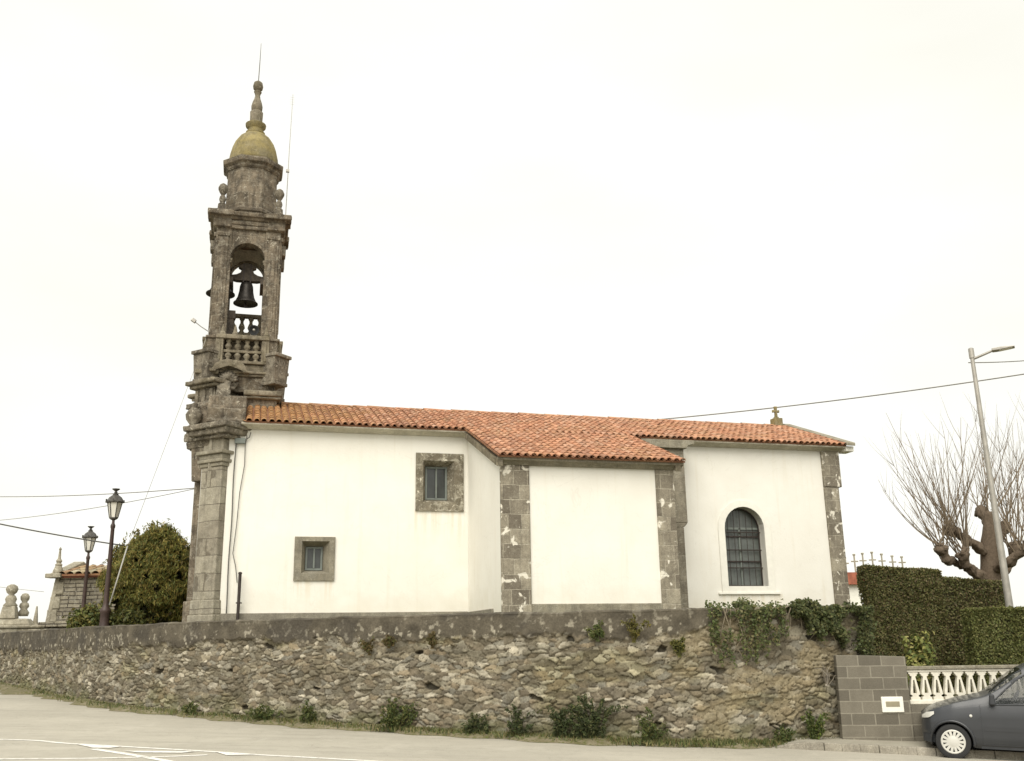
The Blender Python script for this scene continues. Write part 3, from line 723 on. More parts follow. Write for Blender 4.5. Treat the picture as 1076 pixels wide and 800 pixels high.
# scrolled shoulders of the west front, on both corners
for s in (-1, 1):
    b = MB(); T = Matrix.Translation((-.62, s * 1.5, 0))
    pr = [(-1.5, 7.1), (0, 7.1), (0, 8.75), (-.25, 8.72), (-.42, 8.5), (-.52, 8.2), (-.75, 7.95), (-.98, 7.85), (-1.12, 7.62), (-1.3, 7.55), (-1.42, 7.35)]
    pr = [((x * s if s > 0 else x), z) for x, z in pr]
    b.prism([(y * (1 if s < 0 else 1), z) for y, z in pr], -.5, -.15, 'x', T=Matrix.Translation((-.1, s * .95, 0)))
    erode(tpart(b, 'scroll', M_['stone_carved'], bevel=.04), .06)
for s, an in ((-1, -R(45)), (1, -R(135))):
    T = Matrix.Translation((-.52, s * .55, 0)) @ Matrix.Rotation(an, 4, 'Z')
    b = MB(); diag(T, b, .74, .9, 7.1, 8.55, .56); diag(T, b, .86, .9, 7.1, 7.3, .70); diag(T, b, .80, .9, 7.62, 7.74, .66); diag(T, b, .98, .9, 7.98, 8.12, .76)
    for q in (-.27, 0, .27): diag(T @ Matrix.Translation((q, 0, 0)), b, .13, .2, 7.3, 7.62, .66); diag(T @ Matrix.Translation((q, 0, 0)), b, .11, .2, 8.14, 8.5, .62)
    for q, zz in ((-.30, 7.86), (.30, 7.86), (0, 7.86)):
        b.lathe([(.02, -.12), (.1, -.1), (.13, 0), (.1, .1), (.02, .12)], 10, T=T @ Matrix.Translation((q, -.62, zz)) @ Matrix.Rotation(R(90), 4, 'X'))
    erode(tpart(b, 'corner_pier', M_['stone_carved'], bevel=.02), .045, 3)
    b = MB(); diag(T, b, .98, 1.0, 8.55, 8.64, .70); diag(T, b, 1.12, 1.0, 8.64, 8.76, .80); erode(tpart(b, 'pier_cornice', M_['stone_moss'], bevel=.03), .05)
    b = MB(); b.lathe([(.02, 7.1), (.17, 7.1), (.17, 7.3), (.1, 7.36), (.2, 7.5), (.22, 7.64), (.15, 7.76), (.06, 7.84), (.09, 7.92), (.02, 7.98)], 12, -1.12, s * 1.65); tpart(b, 'finial', M_['stone_carved'], smooth=True)
# main platform cornice, arched pediment with a carved shell
b = MB(); sq(b, 1.0, 8.93, 9.0); sq(b, 1.05, 9.0, 9.08); sq(b, .98, 9.08, 9.28)
pr = [(-.86, 8.98), (-.86, 9.08)] + [(-.31 + .44 * math.cos(t), 9.08 + .26 * math.sin(t)) for t in np.linspace(math.pi, 0, 12)] + [(.24, 8.98)] + [(-.31 + .36 * math.cos(t), 8.98 + .22 * math.sin(t)) for t in np.linspace(0, math.pi, 12)]
b.prism(pr, -1.22, -.9, 'y'); b.box(-1.22, -.6, -1.12, -.9, 8.93, 9.05)
erode(tpart(b, 'platform_cornice', M_['stone_moss'], bevel=.025), .05, 3)
b = MB()
for k in range(9):
    t = math.pi * (k + .5) / 9; b.tube([(-.33 + .02 * math.cos(t), -1.04, 8.72), (-.33 + .16 * math.cos(t), -1.16, 8.74 + .14 * math.sin(t)), (-.33 + .26 * math.cos(t), -1.02, 8.76 + .28 * math.sin(t))], [.03, .055, .045], 7)
b.box(-.6, -.06, -1.08, -.8, 8.60, 8.72); b.box(-.5, -.16, -1.12, -.8, 8.5, 8.6, top=(1.3, 1))
tpart(b, 'carved_shell', M_['stone_carved'], smooth=True)
# carved corner consoles, flared, set corner-wise
for ka, an in enumerate((-45, 45, 135, 225)):
    T = Matrix.Rotation(R(an), 4, 'Z'); b = MB()
    b.box(-.25, .25, -1.52, -.95, 8.80, 9.50, T=T, top=(1.22, 1.06)); b.box(-.33, .33, -1.60, -1.0, 9.50, 9.60, T=T); b.box(-.27, .27, -1.54, -.95, 8.70, 8.80, T=T)
    tpart(b, 'corner_console', M_['stone_carved'], bevel=.02)
    b = MB(); b.lathe([(.02, 9.2), (.10, 9.22), (.15, 9.30), (.17, 9.38), (.13, 9.46), (.04, 9.5)], 12, 0, -1.25, T=T @ Matrix.Translation((.22, 0, -.1))); tpart(b, 'console_rosette', M_['stone_carved'], smooth=True)
# balustraded panels on the four sides
for k in range(4):
    T = Matrix.Rotation(k * math.pi / 2, 4, 'Z'); b = MB()
    b.box(-.72, -.52, -1.06, -.84, 9.28, 10.0, T=T); b.box(.52, .72, -1.06, -.84, 9.28, 10.0, T=T); b.box(-.72, .72, -1.1, -.84, 9.98, 10.1, T=T); b.box(-.52, .52, -1.06, -.84, 9.28, 9.36, T=T); b.box(-.52, .52, -1.0, -.86, 9.60, 9.68, T=T)
    for s in (-.62, .62): b.box(s - .035, s + .035, -1.085, -1.0, 9.36, 9.92, T=T)
    pn = tpart(b, 'balustrade', M_['stone_moss'], bevel=.015)
    for q in range(4):
        x = -.375 + .25 * q; b = MB()
        b.lathe([(.075, 9.35), (.075, 9.40), (.045, 9.43), (.10, 9.50), (.085, 9.55), (.04, 9.60), (.04, 9.68), (.085, 9.74), (.10, 9.79), (.045, 9.88), (.075, 9.92), (.075, 9.99)], 10, x, -.95, T=T)
        b.build('baluster', M_['stone_moss'], pn, org=OT, smooth=True)
b = MB(); sq(b, .80, 9.25, 10.12); sq(b, .90, 10.08, 10.16); tpart(b, 'belfry_floor', M_['stone'], bevel=.02)
# small pinnacles on the balustrade
for a in (-.55, -.22, .62):
    b = MB(); b.lathe([(.01, 10.1), (.09, 10.1), (.09, 10.16), (.06, 10.2), (.045, 10.3), (.01, 10.42)], 8, a, -.96); tpart(b, 'small_pinnacle', M_['stone_moss'])
# four piers with flat pilasters
for sx in (-1, 1):
    for sy in (-1, 1):
        b = MB()
        def bb(x0, x1, y0, y1, z0, z1): 
            xs = sorted((x0 * sx, x1 * sx)); ys = sorted((y0 * sy, y1 * sy)); b.box(xs[0], xs[1], ys[0], ys[1], z0, z1)
        bb(.47, .90, .47, .90, 9.9, 13.35); bb(.56, .84, .88, .94, 10.0, 13.2); bb(.88, .94, .56, .84, 10.0, 13.2)
        bb(.64, .76, .93, .955, 10.3, 12.9); bb(.93, .955, .64, .76, 10.3, 12.9)
        bb(.50, .95, .50, .95, 9.5, 10.0); bb(.46, 1.0, .46, 1.0, 10.0, 10.07)
        bb(.53, .87, .86, .97, 13.08, 13.2); bb(.86, .97, .53, .87, 13.08, 13.2)
        erode(tpart(b, 'belfry_pier', M_['stone'], bevel=.02), .022, 3)
        b = MB(); bb(.44, .93, .44, .90, 12.30, 12.36); bb(.42, .90, .42, .90, 12.36, 12.44); tpart(b, 'impost', M_['stone_moss'], bevel=.015)
    xs = sorted((.9 * sx, 1.06 * sx))
    for y_ in (-.7, .35): b = MB(); b.box(*xs, y_, y_ + .35, 12.72, 13.02); tpart(b, 'side_bracket', M_['stone_carved'], bevel=.02)
# arched heads of the four openings
for k in range(4):
    T = Matrix.Rotation(k * math.pi / 2, 4, 'Z'); b = MB(); r = .48
    pr = [(-.56, 12.44), (-.56, 13.36), (.56, 13.36), (.56, 12.44)] + [(r * math.cos(t), 12.46 + r * math.sin(t)) for t in np.linspace(0, math.pi, 15)]
    b.prism(pr, -.86, -.56, 'y', T=T)
    ring = [(.56 * math.cos(t), 12.46 + .56 * math.sin(t)) for t in np.linspace(0, math.pi, 15)] + [(r * math.cos(t), 12.46 + r * math.sin(t)) for t in np.linspace(math.pi, 0, 15)]
    b.prism(ring, -.89, -.85, 'y', T=T)
    ar = tpart(b, 'arch', M_['stone']); b = MB()
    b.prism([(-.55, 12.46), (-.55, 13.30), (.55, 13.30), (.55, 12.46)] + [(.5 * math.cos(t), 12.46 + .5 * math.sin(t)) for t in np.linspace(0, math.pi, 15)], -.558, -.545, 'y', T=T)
    b.build('brightened_lining', M_['cornice_pale'], ar, org=OT)  # added panel; its pale colour stands in for light on the inner wall
b = MB(); sq(b, .6, 13.3, 13.42); tpart(b, 'belfry_vault', M_['stone'])
b = MB(); sq(b, .95, 13.34, 13.46); sq(b, .97, 13.46, 13.60); sq(b, 1.0, 13.60, 13.68, (1.06, 1.06)); sq(b, 1.10, 13.68, 13.80, (1.03, 1.03)); sq(b, 1.08, 13.80, 13.85, (.9, .9))
for sx in (-1, 1):
    for sy in (-1, 1):
        c = [sorted((sx * .5, sx * 1.0)), sorted((sy * .5, sy * 1.0))]; b.box(*c[0], *c[1], 13.36, 13.62); c = [sorted((sx * .45, sx * 1.17)), sorted((sy * .45, sy * 1.17))]; b.box(*c[0], *c[1], 13.66, 13.82)
erode(tpart(b, 'belfry_cornice', M_['stone'], bevel=.025), .035, 3)
# octagonal drum
o8 = R(22.5)
b = MB(); b.lathe([(.80, 13.82), (.80, 14.0), (.84, 14.02), (.84, 14.1), (.79, 14.16), (.77, 15.46)], 8, rot=o8); tpart(b, 'drum', M_['stone'], bevel=.015)
b = MB(); b.lathe([(.78, 15.42), (.83, 15.48), (.84, 15.54), (.93, 15.60), (.95, 15.74), (.80, 15.79)], 8, rot=o8); tpart(b, 'drum_cornice', M_['stone'], bevel=.015)
b = MB(); b.lathe([(.74, 15.76), (.735, 15.9), (.71, 16.1), (.66, 16.32), (.58, 16.54), (.46, 16.73), (.33, 16.84), (.26, 16.88)], 24); tpart(b, 'dome', M_['dome'], smooth=True)
b = MB(); b.lathe([(.26, 16.84), (.29, 16.88), (.29, 16.94), (.22, 16.98), (.22, 17.06), (.30, 17.14), (.31, 17.22), (.24, 17.27), (.16, 17.29)], 20); tpart(b, 'lantern_ring', M_['dome'], auto=40)
b = MB(); b.lathe([(.22, 17.26), (.20, 17.32), (.21, 17.62), (.17, 17.68)], 8, rot=o8); b.lathe([(.13, 17.66), (.165, 17.74), (.17, 17.86), (.14, 18.0), (.09, 18.14), (.075, 18.24), (.10, 18.32), (.12, 18.36), (.08, 18.40), (.14, 18.46), (.155, 18.56), (.13, 18.68), (.06, 18.74)], 16)
tpart(b, 'spire_finial', M_['stone_moss'], auto=45)
b = MB(); b.tube([(0, 0, 18.7), (.01, 0, 19.4), (.015, 0, 20.1)], [.014, .012, .006], 6); tpart(b, 'lightning_rod', M_['cable'])
for sx in (-1, 1):
    for sy in (-1, 1):
        b = MB(); cx, cy = sx * .80, sy * .80
        b.box(cx - .13, cx + .13, cy - .13, cy + .13, 13.84, 14.08, top=(.85, .85)); b.lathe([(.10, 14.06), (.12, 14.1), (.07, 14.16), (.10, 14.26), (.085, 14.34), (.05, 14.40), (.09, 14.46), (.135, 14.56), (.14, 14.63), (.10, 14.72), (.03, 14.77)], 14, cx, cy)
        tpart(b, 'urn_finial', M_['stone_carved'], auto=45)
# inner parapet on the far side of the belfry
b = MB(); b.box(-.5, .5, .66, .84, 11.20, 11.30); b.box(-.5, .5, .66, .84, 10.62, 10.72); b.box(-.5, .5, .7, .8, 10.14, 10.62); pp = tpart(b, 'inner_parapet', M_['stone_moss'], bevel=.01)
for x in (-.34, -.08, .18, .44):
    b = MB(); b.lathe([(.08, 10.72), (.08, 10.76), (.05, 10.79), (.095, 10.88), (.08, 10.95), (.045, 11.04), (.05, 11.1), (.08, 11.15), (.08, 11.2)], 10, x, .75); b.build('baluster', M_['stone_moss'], pp, org=OT, smooth=True)
b = MB(); b.box(-.48, -.30, -.30, -.1, 10.14, 11.05); b.box(-.5, -.26, -.32, -.08, 10.82, 11.06); tpart(b, 'bell_frame_post', M_['wood'], bevel=.01)

# ---- bells, hung in the openings
def bell(label, a, b_, z_mouth, rad, hgt, yoke_len, along, yk=None):
    P = ch2w(.14 + a, 3.0 + b_, z_mouth)
    e = empty('bell', P, label, 'bell', CA + (0 if along == 'x' else math.pi / 2))
    r, h = rad, hgt
    m = MB(); m.lathe([(r * .93, .02), (r, 0), (r * 1.0, .03), (r * .84, h * .12), (r * .68, h * .30), (r * .58, h * .55), (r * .54, h * .78), (r * .46, h * .90), (r * .25, h * .97), (.03, h)], 28); m.build('bell_body', M_['bronze'], e, smooth=True)
    m = MB(); m.lathe([(.012, .2), (.014, .02), (.045, -.02), (.05, -.07), (.02, -.11)], 10); m.build('clapper', M_['iron'], e, smooth=True)
    m = MB(); z = h + .02; hl = yoke_len / 2
    pr = [(-hl, z + .02), (-hl, z + .12), (-hl * .62, z + .16), (-hl * .40, z + .22), (-hl * .30, z + .34), (-hl * .52, z + .40), (-hl * .52, z + .44), (-hl * .16, z + .52), (hl * .16, z + .52), (hl * .52, z + .44), (hl * .52, z + .40), (hl * .30, z + .34), (hl * .40, z + .22), (hl * .62, z + .16), (hl, z + .12), (hl, z + .02), (hl * .6, z - .03), (-hl * .6, z - .03)]
    m.prism(pr, -.11, .11, 'y'); m.build('yoke', M_['wood'], e, bevel=.015)
    for s in (-.1, .1):
        m = MB(); m.box(s - .018, s + .018, -.125, .125, h - .06, z + .5); m.build('strap', M_['iron'], e)
    return e
bell('dark bronze bell hanging in the middle of the belfry opening under a carved wooden yoke', 0.0, 0.0, 11.38, .35, .70, .98, 'x')
bell('smaller-looking bronze bell jutting out of the west side of the belfry', -.72, 0.0, 11.62, .41, .55, .9, 'y')
# bracket beams carrying the yoke
b = MB()
for sy in (-1, 1): b.box(-.5 if sy < 0 else .38, -.38 if sy < 0 else .5, -.5, .5, 11.85, 12.02)
tpart(b, 'bell_frame_beam', M_['wood'], bevel=.01)
# loudspeaker on the ledge
P = ch2w(.14 + .28, 3.0 - .98, 10.12); e = empty('loudspeaker', P, 'small round dark loudspeaker on the ledge below the hanging bell', 'loudspeaker', CA)
T = Matrix.Rotation(R(90), 4, 'X'); m = MB(); m.lathe([(.03, -.16), (.05, -.14), (.06, -.02), (.145, .06), (.15, .08), (.13, .06), (.05, .0), (.02, -.02)], 18, T=Matrix.Translation((0, 0, .15)) @ T); m.build('horn', M_['black'], e, smooth=True)
m = MB(); m.box(-.03, .03, -.02, .04, 0, .06); m.box(-.09, .09, -.05, .07, 0, .015); m.build('bracket', M_['galv'], e)
m = MB(); m.lathe([(.01, 0), (.035, 0), (.04, .02), (.02, .045)], 12, T=Matrix.Translation((0, -.075, .15)) @ T); m.build('dust_cap', M_['galv'], e, smooth=True)
# floodlight on a rod, west side
P = ch2w(.14 - .92, 3.0 - .3, 10.35); e = empty('floodlight', P, 'small floodlight on a thin rod sticking out of the tower to the left', 'floodlight', CA)
m = MB(); m.tube([(0, 0, 0), (-.25, -.05, .14), (-.42, -.08, .26)], .012, 6); m.build('arm', M_['galv'], e)
m = MB(); m.box(-.07, .07, -.05, .05, -.05, .05, T=Matrix.Translation((-.46, -.09, .30)) @ Matrix.Rotation(R(35), 4, 'Y'), top=(.8, .8)); m.build('lamp_head', M_['galv'], e, bevel=.01)
# thin antenna mast at the right of the tower
P = ch2w(.14 + 1.02, 3.0 + .1, 13.8); e = empty('antenna_mast', P, 'very thin pale antenna mast rising beside the tower dome', 'antenna', CA)
m = MB(); m.tube([(-.12, 0, -.1), (0, 0, 0), (.02, 0, 2.8), (.05, 0, 4.7)], [.015, .014, .011, .007], 6); m.build('mast', M_['cable_pale'], e)
m = MB(); m.box(-.05, .05, -.04, .04, 2.0, 2.08); m.build('junction', M_['galv'], e)
m = MB()
for k in range(4): m.tube([(-.03, 0, 4.35 + k * .08), (.10, 0, 4.35 + k * .08)], .003, 4)
m.build('antenna', M_['cable_pale'], e)

# ------------------------------------------------------------------ things fixed to the church wall
def wallp(u, z, out=.02): return ch2w(u, -out, z)
def cable(name, pts, rad, mat, label, cat='cable', group=None, n=6):
    m = MB(); P0 = Vector(pts[0]); m.tube([Vector(p) - P0 for p in pts], rad, n); o = m.build(name, mat, smooth=True); o.location = P0
    return tag(o, label, cat, group)
cable('wall_cable', [wallp(.14, z, .03) + Vector((.01 * math.sin(z * 3), 0, 0)) for z in np.linspace(2.3, 6.75, 14)], .016, M_['cable'], 'straight dark cable down the white church wall beside the corner pilaster')
cable('wall_cable', [wallp(u, z, .03) for u, z in ((.40, 6.85), (.37, 6.6), (.38, 6.1), (.30, 5.4), (.27, 4.6), (.22, 3.9), (.30, 3.6), (.34, 3.35), (.36, 3.2))], .011, M_['cable'], 'thin slack cable swinging from the eave to the iron post on the church wall')
e = empty('junction_box', wallp(.24, 6.68, .0), 'small grey junction box under the church eave next to the tower', 'junction box', CA)
m = MB(); m.box(-.13, .13, -.09, 0, -.05, .09); m.build('case', M_['sash'], e, bevel=.012)
m = MB(); m.tube([(.13, -.05, .05), (.22, -.05, .12), (.25, -.04, .25)], .012, 6); m.tube([(-.08, -.05, -.05), (-.09, -.04, -.15)], .014, 6); m.build('conduit', M_['cable'], e)
m = MB(); m.tube([(0, 0, 0), (0, 0, 1.25)], .038, 10); m.lathe([(.05, 1.25), (.05, 1.28), (.02, 1.30)], 10); m.box(-.06, .06, -.02, .08, .55, .58); o = m.build('iron_post', M_['iron'], auto=40); o.location = ch2w(.42, -.16, 2.15); tag(o, 'short dark iron post standing against the foot of the white church wall', 'post')

# ------------------------------------------------------------------ foliage helpers
def leaves(P, Nrm, size, pal, seed, up=0., asp=1.7, jit=.7, shape='leaf'):
    """many small leaf faces at points P, roughly facing Nrm; returns verts, faces, colours"""
    rg = np.random.default_rng(seed); n = len(P)
    nn = Nrm + rg.normal(size=(n, 3)) * jit; nn /= np.linalg.norm(nn, axis=1)[:, None] + 1e-9
    t = rg.normal(size=(n, 3)) + np.array([0, 0, up]); t -= (t * nn).sum(1)[:, None] * nn; t /= np.linalg.norm(t, axis=1)[:, None] + 1e-9
    bta = np.cross(nn, t); sz = size * rg.uniform(.6, 1.35, n)[:, None]
    w_ = sz / asp
    bend = nn * sz * .18
    v = np.stack([P - t * sz * .5 - bend, P + bta * w_ * .5, P + t * sz * .5 - bend, P - bta * w_ * .5], 1).reshape(-1, 3)
    f = np.arange(n * 4).reshape(n, 4)
    pal = np.array(pal); c = pal[rg.integers(0, len(pal), n)] * rg.uniform(.75, 1.25, n)[:, None]
    return v, f, np.repeat(c, 4, 0)
def foliage(name, sets, parent=None, org=(0, 0, 0), mat=None):
    V = []; Fc = []; C = []; o = 0
    for v, f, c in sets: V.append(v); Fc.append(f + o); C.append(c); o += len(v)
    V = np.vstack(V) - np.array(org); Fc = np.vstack(Fc); C = np.vstack(C)
    me = bpy.data.meshes.new(name); me.vertices.add(len(V)); me.vertices.foreach_set('co', V.astype(np.float32).ravel())
    me.loops.add(Fc.size); me.loops.foreach_set('vertex_index', Fc.astype(np.int32).ravel()); me.polygons.add(len(Fc))
    me.polygons.foreach_set('loop_start', np.arange(0, Fc.size, 4, dtype=np.int32)); me.polygons.foreach_set('loop_total', np.full(len(Fc), 4, np.int32))
    me.update(); me.validate()
    a = me.color_attributes.new('Col', 'FLOAT_COLOR', 'POINT'); cc = np.ones((len(V), 4), np.float32); cc[:, :3] = C; a.data.foreach_set('color', cc.ravel())
    me.materials.append(mat or M_['leaf']); ob = bpy.data.objects.new(name, me); col.objects.link(ob)
    if parent is not None: ob.parent = parent
    return ob

# ------------------------------------------------------------------ round conifer bush left of the church
def blob_points(n, c, rad, seed, lump=.22, zmin=-1e9, freq=1.6, shell=.75):
    rg = np.random.default_rng(seed)
    d = rg.normal(size=(n, 3)); d /= np.linalg.norm(d, axis=1)[:, None]
    az = np.arctan2(d[:, 1], d[:, 0]); el = np.arcsin(d[:, 2])
    l = 1 + lump * (fbm(az * freq + 10, el * freq * 1.6 + 10, seed) - .47) * 2 + lump * .6 * (fbm(az * freq * 3.3 + 20, el * freq * 5 + 20, seed + 1) - .47) * 2
    r = l * rg.uniform(shell ** 3, 1, n) ** (1 / 3)
    P = d * r[:, None] * np.array(rad) + np.array(c)
    k = P[:, 2] > zmin
    return P[k], d[k]
bc = tuple(at(161, 607, 29.2)); bc = (bc[0], bc[1], 3.5)
e = empty('conifer_bush', (bc[0], bc[1], 2.15), 'large round dark green conifer bush beside the church tower', 'bush')
pal = [(.14, .155, .042), (.18, .18, .045), (.23, .205, .052), (.115, .13, .038), (.29, .235, .065), (.20, .155, .046)]
P, N = blob_points(60000, bc, (1.34, 1.3, 1.66), 3, .26, 2.15, 2.2, .74)
# upright flattened sprays with gaps between the clumps
gap = fbm(P[:, 0] * 3.2 + P[:, 1] * 1.3, P[:, 2] * 3.0, 17) > .31
P, N = P[gap], N[gap]
f1 = leaves(P, N, .145, pal, 4, up=1.8, asp=4.2, jit=.9)
P2, N2 = blob_points(5200, (bc[0] + .3, bc[1] - .1, 4.5), (.45, .45, .68), 8, .4, 3.5, 2.5, .3); f2 = leaves(P2, N2, .11, pal + [(.15, .115, .03)], 5, up=2.2, asp=2.8, jit=.9)
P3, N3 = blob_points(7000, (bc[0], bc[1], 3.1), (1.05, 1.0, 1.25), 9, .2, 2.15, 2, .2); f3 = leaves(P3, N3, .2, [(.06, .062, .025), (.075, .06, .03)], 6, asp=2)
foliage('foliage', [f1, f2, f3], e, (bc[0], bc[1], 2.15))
b = MB(); rnd = random.Random(4)
for q in range(9):
    a = rnd.uniform(0, 6.28); b.tube([(rnd.uniform(-.1, .1), rnd.uniform(-.1, .1), 0), (.35 * math.cos(a), .35 * math.sin(a), .9), (.8 * math.cos(a), .8 * math.sin(a), 1.9)], [.06, .04, .015], 6, (.10, .075, .05))
b.build('stem', M_['bark'], e)
def shrub(name, c, rad, n, pal, label, seed, size=.1, asp=1.6, up=.3, group=None, cat='shrub', lump=.35, zmin=None, shell=.3, parts=True):
    e = empty(name, (c[0], c[1], (zmin if zmin is not None else c[2] - rad[2])), label, cat, 0, group)
    P, N = blob_points(n, c, rad, seed, lump, zmin if zmin is not None else -1e9, 2.5, shell); org = (c[0], c[1], e.location.z)
    foliage('foliage', [leaves(P, N, size, pal, seed, up=up, asp=asp)], e, org)
    b = MB(); rnd = random.Random(seed)
    for q in range(6):
        a = rnd.uniform(0, 6.28); b.tube([(0, 0, 0), (.5 * rad[0] * math.cos(a), .5 * rad[1] * math.sin(a), rad[2] * .8), (.75 * rad[0] * math.cos(a), .75 * rad[1] * math.sin(a), rad[2] * 1.5)], [.02, .014, .006], 5, (.12, .10, .05))
    b.build('stem', M_['bark'], e); return e
YG = [(.16, .17, .035), (.21, .20, .05), (.12, .14, .03), (.26, .22, .07)]
shrub('low_shrub', (-11.6, 27.35, 2.4), (.66, .4, .5), 1800, [(.11, .13, .035), (.15, .15, .04), (.08, .10, .035), (.19, .165, .05)], 'low yellow-green shrub around the foot of the two lamp posts', 31, .11, zmin=2.05)
shrub('low_shrub', (-10.55, 27.2, 2.35), (.55, .35, .42), 1200, [(.10, .11, .03), (.14, .13, .035), (.07, .08, .025)], 'low olive shrub between the tall lamp post and the round conifer bush', 32, .10, zmin=2.05)

# ------------------------------------------------------------------ two old lamp posts
def old_lamp(P, H_, label, group='old lantern posts by the churchyard'):
    e = empty('lamp_post', P, label, 'lamp post', .2, group)
    b = MB(); b.lathe([(.16, -.1), (.16, .05), (.13, .1), (.12, .5), (.14, .55), (.14, .62), (.09, .68), (.075, .75), (.07, .8), (.05, H_ - .25), (.065, H_ - .2), (.065, H_ - .15), (.04, H_ - .1), (.035, H_)], 12); b.build('post', M_['lamp_paint'], e, auto=40)
    b = MB(); b.lathe([(.03, H_ - .02), (.10, H_ + .02), (.12, H_ + .05), (.11, H_ + .07)], 6); b.build('lantern_base', M_['lamp_dark'], e)
    b = MB(); b.lathe([(.105, H_ + .07), (.185, H_ + .47)], 6); b.build('lantern_glass', M_['milk'], e)
    b = MB()
    for k in range(6):
        a = math.pi / 3 * k; b.tube([(.112 * math.cos(a), .112 * math.sin(a), H_ + .06), (.195 * math.cos(a), .195 * math.sin(a), H_ + .48)], .014, 5)
    b.build('lantern_frame', M_['lamp_dark'], e)
    b = MB(); b.lathe([(.20, H_ + .46), (.25, H_ + .47), (.26, H_ + .50), (.21, H_ + .54), (.17, H_ + .62), (.09, H_ + .68), (.07, H_ + .70), (.085, H_ + .72), (.04, H_ + .74)], 6); b.build('lantern_cap', M_['lamp_dark'], e, auto=40)
    b = MB(); b.lathe([(.03, H_ + .73), (.05, H_ + .76), (.03, H_ + .79), (.10, H_ + .84), (.11, H_ + .86), (.02, H_ + .83)], 8)
    for k in range(6):
        a = math.pi / 3 * k + .5; b.box(-.02, .02, -.012, .012, 0, .07, T=Matrix.Translation((.235 * math.cos(a), .235 * math.sin(a), H_ + .49)) @ Matrix.Rotation(a, 4, 'Z'))
    b.build('crown', M_['lamp_dark'], e)
    return e
p = at(109.5, 655, 26.9); p1 = Vector((p.x, p.y, 2.1))
old_lamp(p1, 3.03, 'taller-looking near lamp post with a milky lantern, closest to the round conifer bush')
p = at(86.5, 650, 32.6); p2 = Vector((p.x, p.y, 2.1))
old_lamp(p2, 2.68, 'smaller-looking far lamp post with a milky lantern, in front of the tiled tomb house')

# ------------------------------------------------------------------ tomb house (slab masonry, tile roof)
mo = at(46, 655, 33); TH0 = (mo.x, mo.y, 2.0)
e = empty('tomb_house', TH0, 'small slab-stone tomb house with a yellowed tile roof and a corner pinnacle', 'mausoleum', R(-4))
b = MB(); b.prism([(0.0, 0), (3.4, 0), (3.3, 2.0), (.32, 2.0)], .0, 2.6, 'y'); b.build('wall', M_['slate'], e, bevel=.02)
b = MB(); b.box(-.25, 3.2, -.35, .0, 0, .26); b.box(-.1, 3.2, -.2, 0, .40, .56); b.box(-.3, .5, -.4, -.0, .26, .34); b.build('base_course', M_['slate'], e, bevel=.03)
b = MB()
for z, dx in ((.56, .08), (.98, .15), (1.45, .22)): b.box(dx, dx + .34, -.04, .3, z, z + .40)
b.prism([(.02, .3), (.18, .3), (.42, 2.0), (.26, 2.0)], -.05, .3, 'y'); b.build('corner_stone', M_['grave'], e, bevel=.03)
def mini_roof(x0, x1, y0, z0, y1, z1, seed):
    rnd = random.Random(seed); mb = MB(); n = int((x1 - x0) / .27); p_ = (x1 - x0) / n
    for i in range(n):
        for j in range(3):
            c = rnd.choice([(.36, .25, .14), (.42, .34, .21), (.30, .19, .11), (.44, .39, .27)]); vs = []; K = 6
            for t, r_ in ((j / 3 - .02, .12), ((j + 1) / 3 + .03, .095)):
                for k in range(K + 1):
                    a = math.pi * k / K; vs.append((x0 + (i + .5) * p_ - r_ * math.cos(a), y0 + (y1 - y0) * t, z0 + (z1 - z0) * t + r_ * .8 * math.sin(a) + .01))
            mb.add(vs, [(k, k + 1, K + 2 + k, K + 1 + k) for k in range(K)], c)
    mb.add([(x0, y0, z0 - .05), (x1, y0, z0 - .05), (x1, y1, z1 - .05), (x0, y1, z1 - .05), (x0, y0, z0 + .01), (x1, y0, z0 + .01), (x1, y1, z1 + .01), (x0, y1, z1 + .01)], [(3, 2, 1, 0), (4, 5, 6, 7), (0, 1, 5, 4), (1, 2, 6, 5), (2, 3, 7, 6), (3, 0, 4, 7)], (.2, .09, .05))
    return mb.build('roof', M_['tiles'], e)
mini_roof(.42, 3.6, -.2, 2.08, 1.3, 2.42, 5); mini_roof(.42, 3.6, 2.8, 2.08, 1.3, 2.42, 6)
b = MB(); b.box(.34, 3.45, -.12, .1, 1.98, 2.06); b.build('eave_board', flat('old_eave_paint', (.22, .08, .05), .8), e)
b = MB(); b.prism([(-.25, 1.98), (2.85, 1.98), (2.85, 2.1), (1.3, 2.62), (-.25, 2.1)], .12, .5, 'x'); b.box(.02, .55, -.28, .1, 1.98, 2.12); b.build('gable', M_['grave'], e, bevel=.02)
b = MB(); b.lathe([(.15, 2.1), (.17, 2.2), (.10, 2.38), (.12, 2.42), (.07, 2.47), (.10, 2.55), (.05, 2.62), (.03, 2.9), (.05, 2.93), (.01, 3.0)], 10, .32, -.02); b.build('pinnacle', M_['grave'], e, auto=40)

# grave monument at the far left
go = at(16, 660, 36); G0 = (go.x, go.y, 2.0)
e = empty('grave_monument', G0, 'weathered stone grave monument with stacked balls, at the left end of the churchyard wall', 'monument', R(12)); e.scale = (1.24, 1.24, 1.24)
b = MB(); b.box(-1.3, .75, -.4, .5, 0, .34); b.box(-1.3, .80, -.45, .5, .34, .44); b.box(-.6, .45, -.25, .35, .44, .62, top=(.8, .8)); b.build('base', M_['grave'], e, bevel=.04)
b = MB(); b.box(-.42, .02, -.22, .22, .62, .98, top=(.75, .75)); b.build('pedestal', M_['grave'], e, bevel=.03)
b = MB(); b.lathe([(.15, .95), (.2, 1.0), (.13, 1.08), (.16, 1.18), (.12, 1.27), (.07, 1.3), (.14, 1.37), (.17, 1.46), (.14, 1.55), (.05, 1.60)], 16, -.2, 0); b.build('ball_finial', M_['grave'], e, smooth=True)
